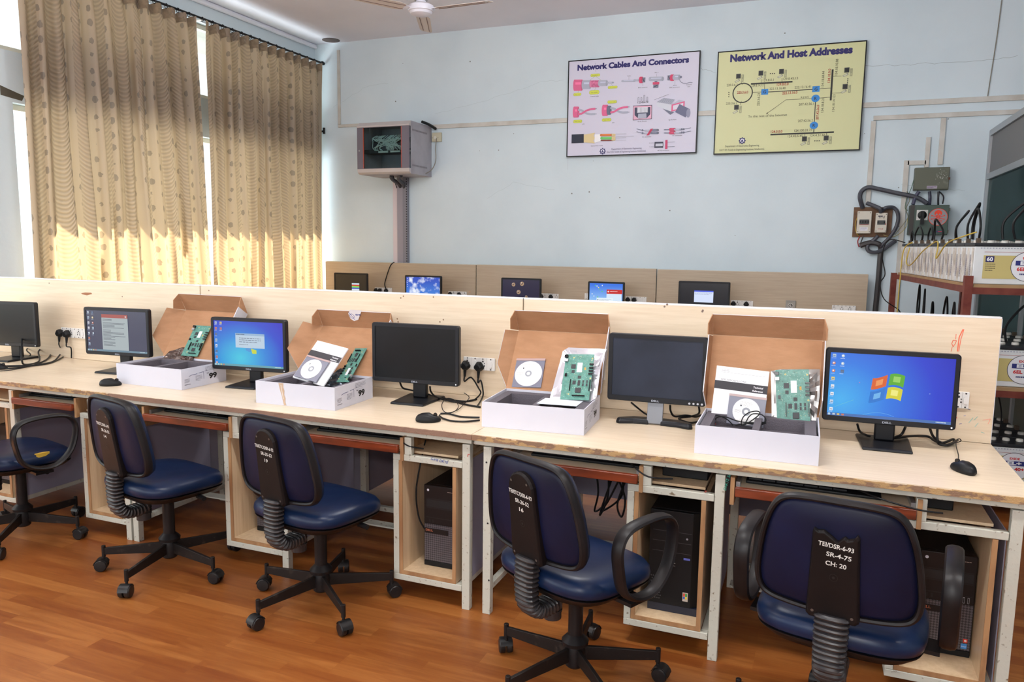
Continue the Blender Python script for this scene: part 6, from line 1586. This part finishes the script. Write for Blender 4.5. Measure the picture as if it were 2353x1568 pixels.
for x_ in (-.020,.002,.026,.012): k.line([(cx+x_,zt_),(cx+x_,zt_-.024)], .0035, RDD)
k.line([(cx-.032,zt_-.004),(cx-.024,zt_-.006),(cx-.031,zt_-.012),(cx-.022,zt_-.018),(cx-.020,zt_-.014)], .0032, RDD); k.ring(cx-.002, zt_-.012, .006, .003, RDD, n=10); k.ring(cx+.008, zt_-.012, .006, .003, RDD, n=10); k.line([(cx-.02,zt_+.001),(cx-.014,zt_+.012)], .0035, RDD)
k.rect(cx-.005, .024, cx+.04, .036, (34,44,110)); k.rect(cx+.006, .028, cx+.038, .033, (226,80,60))
k.build('skull_sign', sb)
FX = mat('grey_flexible_conduit', (74,76,86), .5, var=.3, scale=60, stretch=(1,1,6))
def W_(pts, dy=.05): return [at(u, v, Y=YW-(q[0] if q else dy)) for u, v, *q in pts]
cable(W_([(1982,478,.03),(1976,455,.07),(1980,440),(1995,431),(2020,435),(2060,444),(2100,452),(2120,461),(2132,470,.09)]), .020, 'thick grey flexible conduit arching from the left breaker to the skull sign box', 'grey flexible conduits', m=FX)
cable(W_([(2024,488,.07),(2022,480,.09),(2012,475,.07),(1992,467,.03)]), .018, 'short grey conduit from the vertical duct into the right breaker', 'grey flexible conduits', m=FX)
cable(W_([(2026,486,.04),(2035,478,.07),(2052,477),(2062,487),(2064,505),(2058,525),(2045,545),(2030,560),(2022,568)]), .017, 'grey conduit looping down on the right side of the breaker board', 'grey flexible conduits', m=FX)
cable(W_([(2018,542,.06),(2008,552),(1997,560),(1993,570),(1998,578),(2012,580),(2028,574),(2045,562),(2058,553,.04)]), .018, 'grey conduit curling in a loop below the breaker board', 'grey flexible conduits', m=FX)
cable(W_([(1976,565),(1990,560),(2005,558),(2020,562),(2024,572,.03),(2022,600,.03),(2018,650,.03),(2014,690,.03),(2010,730,.03),(2008,760,.03)]), .024, 'dark ribbed conduit running down the wall below the breaker board', 'grey flexible conduits', m=mat('dark_conduit', (60,56,58), .5))
for i, (pts, r, c, lab) in enumerate((
   ([(1976,543,.03),(1971,555),(1974,568)], .005, (150,40,50), 'thin red wire hanging below the left breaker'),
   ([(1984,543,.03),(1978,558),(1976,568)], .005, (50,50,54), 'thin dark wire hanging below the left breaker'),
   ([(2084,440,.05),(2090,460),(2082,480),(2086,500),(2072,520),(2056,540)], .003, (110,110,80), 'thin olive wire curling left of the skull sign box'),
   ([(2103,400,.02),(2095,430,.03),(2084,455,.03),(2080,478,.03),(2086,484,.03)], .003, (70,110,90), 'thin green wire running from the olive box down its left side'),
   ([(2112,440,.05),(2104,452,.05),(2098,470,.07)], .016, (70,72,96), 'short grey-blue conduit from the olive box, left of three'),
   ([(2136,440,.05),(2137,455,.05),(2136,470,.09)], .014, (60,62,80), 'short dark conduit from the olive box, middle of three'),
   ([(2157,440,.05),(2156,455,.05),(2156,470,.09)], .009, (40,42,48), 'black wire pair between the olive box and the skull sign box'),
   ([(2158,440,.05),(2168,452,.05),(2166,468,.09)], .006, (40,42,48), 'thin black wire curved right of the black wire pair'),
   ([(1970,500,.03),(1965,515),(1968,535),(1974,543,.03)], .003, (190,160,60), 'thin yellow wire at the left edge of the breaker board'),
   ([(2030,540,.05),(2050,545),(2070,535),(2082,520),(2086,500)], .003, (160,150,90), 'thin yellowish wire from the right breaker towards the skull sign box'))):
    cable(W_(pts), r, lab, m=mat('wire_%d' % i, c, .5), name='wire', cat='wire')

# ------------------------------------------------------------------ glazed cubicle partition on the right
CX = 1.31
cu = thing('cubicle_partition', 'aluminium framed cubicle wall with grey upper panels and dark glass at the right', 'cubicle wall', (CX, 5.2, 0))
b = MB(); y0_, y1_ = 3.0-5.2, YW-.003-5.2
b.box(0, .045, y0_, y1_, 2.47, 2.52).box(0, .045, y0_, y1_, 2.10, 2.15).box(0, .045, y0_, y1_, .80, .85).box(0, .045, y0_, y1_, 0, .05)
yy = y1_-.05
while yy > y0_-.01:
    b.box(0, .045, yy, yy+.05, .0501, .7999).box(0, .045, yy, yy+.05, .8501, 2.0999).box(0, .045, yy, yy+.05, 2.1501, 2.4699); yy -= 1.6
b.build('aluminium_frame', M_ALU, cu, smooth=False)
MB().box(.018, .028, y0_, y1_, 2.151, 2.469).build('upper_panel', mat('grey_panel', (112,112,116), .6), cu, smooth=False); MB().box(.018, .028, y0_, y1_, .051, .799).build('lower_panel', mat('grey_green_panel', (84,92,88), .6), cu, smooth=False)
mg2, nt, bb = new_mat('dark_green_glass'); tr = nt.nodes.new('ShaderNodeBsdfTransparent'); tr.inputs[0].default_value = (.30,.38,.37,1); gl = nt.nodes.new('ShaderNodeBsdfGlossy'); gl.inputs['Roughness'].default_value = .08; gl.inputs[0].default_value = (.7,.8,.8,1); mx = nt.nodes.new('ShaderNodeMixShader'); mx.inputs[0].default_value = .08
nt.links.new(tr.outputs[0], mx.inputs[1]); nt.links.new(gl.outputs[0], mx.inputs[2]); nt.links.new(mx.outputs[0], nt.nodes['Material Output'].inputs[0])
MB().box(.020, .026, y0_, y1_, .851, 2.099).build('glass_pane', mg2, cu, smooth=False)

# ------------------------------------------------------------------ battery rack
RA = math.atan2(6.75-4.86, .615-.80)          # row direction
ux = Vector((math.cos(RA), math.sin(RA), 0)); vx = Vector((math.sin(RA), -math.cos(RA), 0))   # along the row, across (to the right)
RO = Vector((.80, 4.86, 0)); RZ = RA-PI/2
M_RED = mat('dark_red_angle_iron', (98,34,26), .5, var=.3, scale=14, rgb2=(120,58,46))
rack = thing('battery_rack', 'dark red angle iron rack carrying three tiers of white batteries', 'rack', RO, RZ)
# local: x = across (right), y = along the row
TIER = (.20, .75, 1.315); RL = 1.98; RW = .465
for (x_, y_) in ((-.045,-.05),(RW-.005,-.05),(-.045,RL),(RW-.005,RL)):
    b = MB(); b.box(x_, x_+.040, y_, y_+.004, 0, 1.36 if y_ < 0 else 1.31).box(x_, x_+.004, y_+.0045, y_+.04, 0, 1.36 if y_ < 0 else 1.31); b.build('post', M_RED, rack, smooth=False)
for zt in TIER:
    sh = MB().box(0, RW-.01, -.04, RL, zt-.020, zt-.001).build('shelf_board', mat('shelf_plywood', (168,136,98), .7, var=.2, scale=6), rack, smooth=False)
    b = MB(); b.box(-.004, RW, -.0448, -.0405, zt-.055, zt-.018).box(-.005, -.0005, -.04, RL, zt-.055, zt-.018).box(RW-.009, RW-.005, -.04, RL, zt-.055, zt-.018); b.build('shelf_rail', M_RED, rack, smooth=False)
M_BAT = mat('translucent_white_case', (222,226,230), .4, var=.08, scale=10); M_BATE = mat('dusty_white_end', (222,220,216), .5, var=.2, scale=14, rgb2=(176,164,150))
M_LID = mat('battery_black_lid', (30,32,40), .45)
BW, BL, BH = .182, .41, .205
def battery(label, x, y, z, kind, grp):
    root = thing('battery', label, 'battery', RO+vx*x+ux*y+Vector((0,0,z+.0005)), RZ, grp)
    # local x across (length), y along the row (width)
    MB().box(0, BL, 0, BW-.004, 0, BH).build('case', M_BAT, root, smooth=False, bevel=.004)
    b = MB()
    for i in range(3): yy = .001+i*(BW-.024)/2; b.box(-.008, -.0003, yy, yy+.018, .004, BH-.008)
    b.build('ribs', M_BATE, root, smooth=False, bevel=.001)
    MB().box(-.004, BL+.002, -.002, BW-.003, BH+.0003, BH+.020).build('lid', M_LID, root, smooth=False, bevel=.004)
    for i in range(6):
        b = MB(); b.lathe([(.019,BH+.0205),(.019,BH+.030),(.016,BH+.034),(.004,BH+.034)], c=(.035+i*.068, BW*.5, 0), seg=12); b.build('vent_cap', mat('vent_cap_white', (214,212,206), .45), root)
    for xx in (.022, BL-.022): MB().box(xx-.010, xx+.010, .012, .036, BH+.0205, BH+.045).build('terminal', mat('lead_terminal', (96,82,70), .5, metal=.5), root, smooth=False)
    k = Ink((-.0003,0,0), (0,-1,0), (0,0,1), lift=.0008)      # end label
    for y0__ in (.026, .104): k.rect(-y0__-.048, .030, -y0__, .160, (170,168,172)); k.text('EXIDE' if kind != 'b' else 'INVASAFE', -y0__-.006, .045, (50,50,96), w=.095, h=.024, rot=PI/2, bold=.02); k.scrawl(-y0__-.036, .15, .010, .10, (120,110,110), 9, .4, 2)
    k.build('end_label', root)
    if kind in ('60', '40'):
        k = Ink((0,0,0), (1,0,0), (0,0,1), lift=.0012)
        for i in range(26): k.rect(.03+i*.0145, BH-.012, .038+i*.0145, BH-.006, (170,176,190)); k.h -= k.step
        k.h += k.step; k.rect(.05, BH-.030, BL-.02, BH-.0285, (170,50,50))
        k.rect(.048, .030, BL-.012, BH-.048, (196,182,120))
        cx, cz, rr_ = .262, .098, .078
        k.disc(cx, cz, rr_+.003, (60,60,70), n=36); k.disc(cx, cz, rr_, (228,230,238), n=36)
        k.text('EXIDE', cx, cz+.040, (200,40,40), w=.050, h=.012, al='c', bold=.04); k.rect(cx-.058, cz+.006, cx+.058, cz+.032, (40,48,120)); k.text('EL+', cx, cz+.011, (232,234,240), w=.070, h=.018, al='c', bold=.05)
        k.text('6EL '+kind+'+', cx, cz-.022, (200,30,34), w=.100, h=.018, al='c', bold=.04); k.scrawl(cx-.035, cz-.034, .07, .014, (60,70,120), 1, .6, 3)
        k.rect(.058, BH-.085, .100, BH-.052, (40,40,100)); k.text(kind, .079, BH-.078, (232,234,240), w=.030, h=.020, al='c', bold=.04); k.scrawl(.058, BH-.090, .05, .045, (60,50,40), 4, .3, 5)
        k.build('front_label', root)
    return root
protoA = battery('nearest white battery of the top tier, its long side labelled 60 and 6EL 60+', 0, 0, TIER[2], '60', 'batteries on the top tier')
nth = ['second','third','fourth','fifth','sixth','seventh','eighth','ninth','tenth','eleventh']
def bdup(src, x, y, z, label, grp, keep=('case','ribs','lid','vent_cap','terminal','end_label')):
    c = src.copy(); COL.objects.link(c); c.location = RO+vx*x+ux*y+Vector((0,0,z+.0005)); c['label'] = label; c['group'] = grp
    for ch in src.children:
        if ch.name.split('.')[0] in keep: d = ch.copy(); COL.objects.link(d); d.parent = c
    return c
for i in range(1, 10): bdup(protoA, 0, i*.19, TIER[2], 'white battery end with printed ribs, %s from the front in the top tier' % nth[i-1], 'batteries on the top tier')
protoB = battery('nearest white battery of the middle tier, its long side labelled 6EL 40+', .03, 0, TIER[1], '40', 'batteries on the middle tier')
for i in range(1, 10): bdup(protoB, .03, i*.19, TIER[1], 'white battery, %s from the front in the middle tier' % nth[i-1], 'batteries on the middle tier')
protoC = battery('nearest white battery of the bottom tier, seen past the desk corner', .03, 0, TIER[0], '40', 'batteries on the bottom tier')
for i in range(1, 4): bdup(protoC, .03, i*.19, TIER[0], 'white battery, %s from the front in the bottom tier' % nth[i-1], 'batteries on the bottom tier')
def BP(x, y, z): return tuple(RO+vx*x+ux*y+Vector((0,0,z)))
zt = TIER[2]+BH+.03
def loop(label, x0, y0, x1, y1, h, tier=2, lean=0., r=.0065, wide=.3):
    z_ = TIER[tier]+BH+.042
    dx, dy = x1-x0, y1-y0
    cable([BP(x0,y0,z_), BP(x0+dx*.0-lean*.2, y0-dy*.05, z_+h*.45), BP(x0+dx*.3+lean, y0+dy*.3, z_+h*.97), BP(x0+dx*.6+lean, y0+dy*.6, z_+h), BP(x1, y1, z_+h*.5), BP(x1, y1, z_)], r, label, 'black battery jumper cables', name='jumper_cable')
loop('tall black jumper cable loop at the right edge of the picture, on the nearest battery', .385, .03, .335, .05, .28, lean=.02)
loop('black jumper cable loop left of the tall loop, on the nearest battery', .20, .03, .15, .06, .20, lean=.07)
loop('black jumper loop standing at the front left corner of the top tier', .025, .03, .04, .22, .16)
loop('black jumper loop rising beside the aluminium post', .03, .26, .10, .42, .20, lean=.03)
loop('wide black jumper arch over the fourth and fifth batteries', .02, .45, .10, .80, .17, lean=.05)
loop('black jumper loop over the fifth battery, leaning left', .03, .85, .02, 1.0, .13, lean=-.02)
loop('black jumper loop before the skull sign box', .02, 1.05, .05, 1.30, .09)
loop('black jumper loop under the rotary handle', .02, 1.35, .03, 1.62, .10)
loop('farthest black jumper loop of the top tier', .02, 1.66, .04, 1.80, .07)
for i, (a, c, h) in enumerate(((.35,.55,.17),(.60,.80,.16),(.85,1.02,.18),(1.1,1.3,.13),(1.4,1.6,.20),(1.65,1.8,.22))):
    loop('black jumper loop on the middle tier, %s from the front' % (['first']+nth)[i], .06+.02*(i % 3), a, .12, c, h, tier=1)
loop('black jumper loop on the nearest battery of the middle tier, right of the partition end', .20, .02, .32, .05, .20, tier=1, lean=.03)
loop('thin jumper loop on the nearest battery of the bottom tier', .10, .02, .22, .05, .30, tier=0, r=.004)
yw = mat('yellow_wire', (186,160,60), .5)
cable([BP(.02,.06,zt+.05), BP(-.02,.12,zt+.03), BP(-.04,.40,zt-.01), BP(-.05,.55,zt-.09), BP(-.05,.60,zt-.10), BP(-.04,.62,zt-.03), BP(-.03,.72,zt), BP(-.04,1.0,zt-.06), BP(-.06,1.25,zt-.16), BP(-.06,1.4,zt-.14), BP(-.04,1.42,zt-.04)], .004, 'yellow wire looping along the ends of the top tier batteries', m=yw, name='wire', cat='wire')
cable([BP(-.02,1.45,zt), BP(-.06,1.52,zt-.06), BP(-.07,1.52,zt-.3), BP(-.07,1.52,zt-.6), BP(-.05,1.5,zt-.85)], .004, 'yellow wire hanging straight down past the top shelf', m=yw, name='wire', cat='wire')
cable([BP(.0,1.8,zt), BP(-.10,1.9,zt+.02), BP(-.13,1.95,zt-.10), BP(-.10,1.95,zt-.25), BP(-.13,1.95,zt-.33), BP(-.10,1.9,zt-.45), BP(.02,1.88,zt-.55), BP(-.04,1.92,zt-.65)], .004, 'thin black wire hanging in curves at the far end of the rack', name='wire', cat='wire')

# ------------------------------------------------------------------ ceiling fan
fz = 3.40; fx, fy = -3.15, 5.80
fan = thing('ceiling_fan', 'white three-bladed ceiling fan at the top of the picture', 'ceiling fan', (fx, fy, fz))
M_FANW = mat('fan_white_enamel', (220,220,232), .3)
b = MB(); b.lathe([(.004,-.045),(.05,-.043),(.085,-.030),(.093,-.012),(.104,-.008),(.108,.012),(.104,.034),(.085,.046),(.045,.055),(.040,.075),(.004,.078)], seg=32); b.build('motor_housing', M_FANW, fan)
b = MB(); b.lathe([(.055,.079),(.040,.11),(.022,.13),(.004,.132)], seg=24); b.build('lower_canopy', mat('fan_canopy', (190,190,190), .35), fan)
b = MB(); b.cyl((0,0,.12), (0,0,ZC-fz-.001), .012, seg=12).lathe([(.02,ZC-fz-.08),(.06,ZC-fz-.02),(.062,ZC-fz-.001)], seg=24); b.build('down_rod', M_FANW, fan)
for ang in (-2, 114, 236):
    Rm = Matrix.Rotation(math.radians(ang), 4, 'Z') @ Matrix.Rotation(math.radians(10), 4, 'X')
    b = MB(); b.prism([(.155,-.045),(.20,-.062),(.60,-.052),(.635,-.040),(.640,.040),(.60,.058),(.20,.062),(.155,.045)], .0, .003, 'z', M=Rm)
    bl = b.build('blade', mat('fan_blade', (206,196,188), .35), fan, smooth=False)
    b = MB(); b.prism([(.085,-.018),(.26,-.028),(.27,0),(.26,.028),(.085,.018)], .0035, .007, 'z', M=Rm); b.build('blade_bracket', M_FANW, bl, smooth=False)
    b = MB(); b.prism([(.15,.030),(.60,.026),(.60,.029),(.15,.034)], -.0035, -.0005, 'z', M=Rm); b.prism([(.15,-.034),(.60,-.029),(.60,-.026),(.15,-.030)], -.0035, -.0005, 'z', M=Rm); b.build('blade_rib', mat('rust_line', (120,96,90), .6), bl, smooth=False)

# ------------------------------------------------------------------ unseen desks back to back behind the front row, put in to shade the floor
for i, (xa, xb) in enumerate(((-5.10,-3.20),(-3.20,-1.235),(-1.235,.672))):
    cx = (xa+xb)/2; W = (xb-xa)/2-.002
    r = thing('computer_desk', ['computer desk hidden behind the left front partition', 'computer desk hidden behind the middle front partition', 'computer desk hidden behind the right front partition'][i], 'desk', (cx, 3.47, 0), 0, 'desks standing back to back with the front row')
    MB().box(-W, W, 0, .68, .7265, .75).build('tabletop', M_LAM, r, smooth=False)
    MB().box(-W+.03, W-.03, .50, .512, .12, .72).build('modesty_panel', M_GREY, r, smooth=False)
    for a in (-W+.01, W-.045):
        for b_ in (.012, .638): MB().box(a, a+.034, b_, b_+.034, 0, .7262).build('leg', M_STEEL, r, smooth=False)
    for a in (-.40, .55):
        MB().box(a, a+.33, .05, .48, .10, .62).build('cabinet', M_GREY, r, smooth=False)
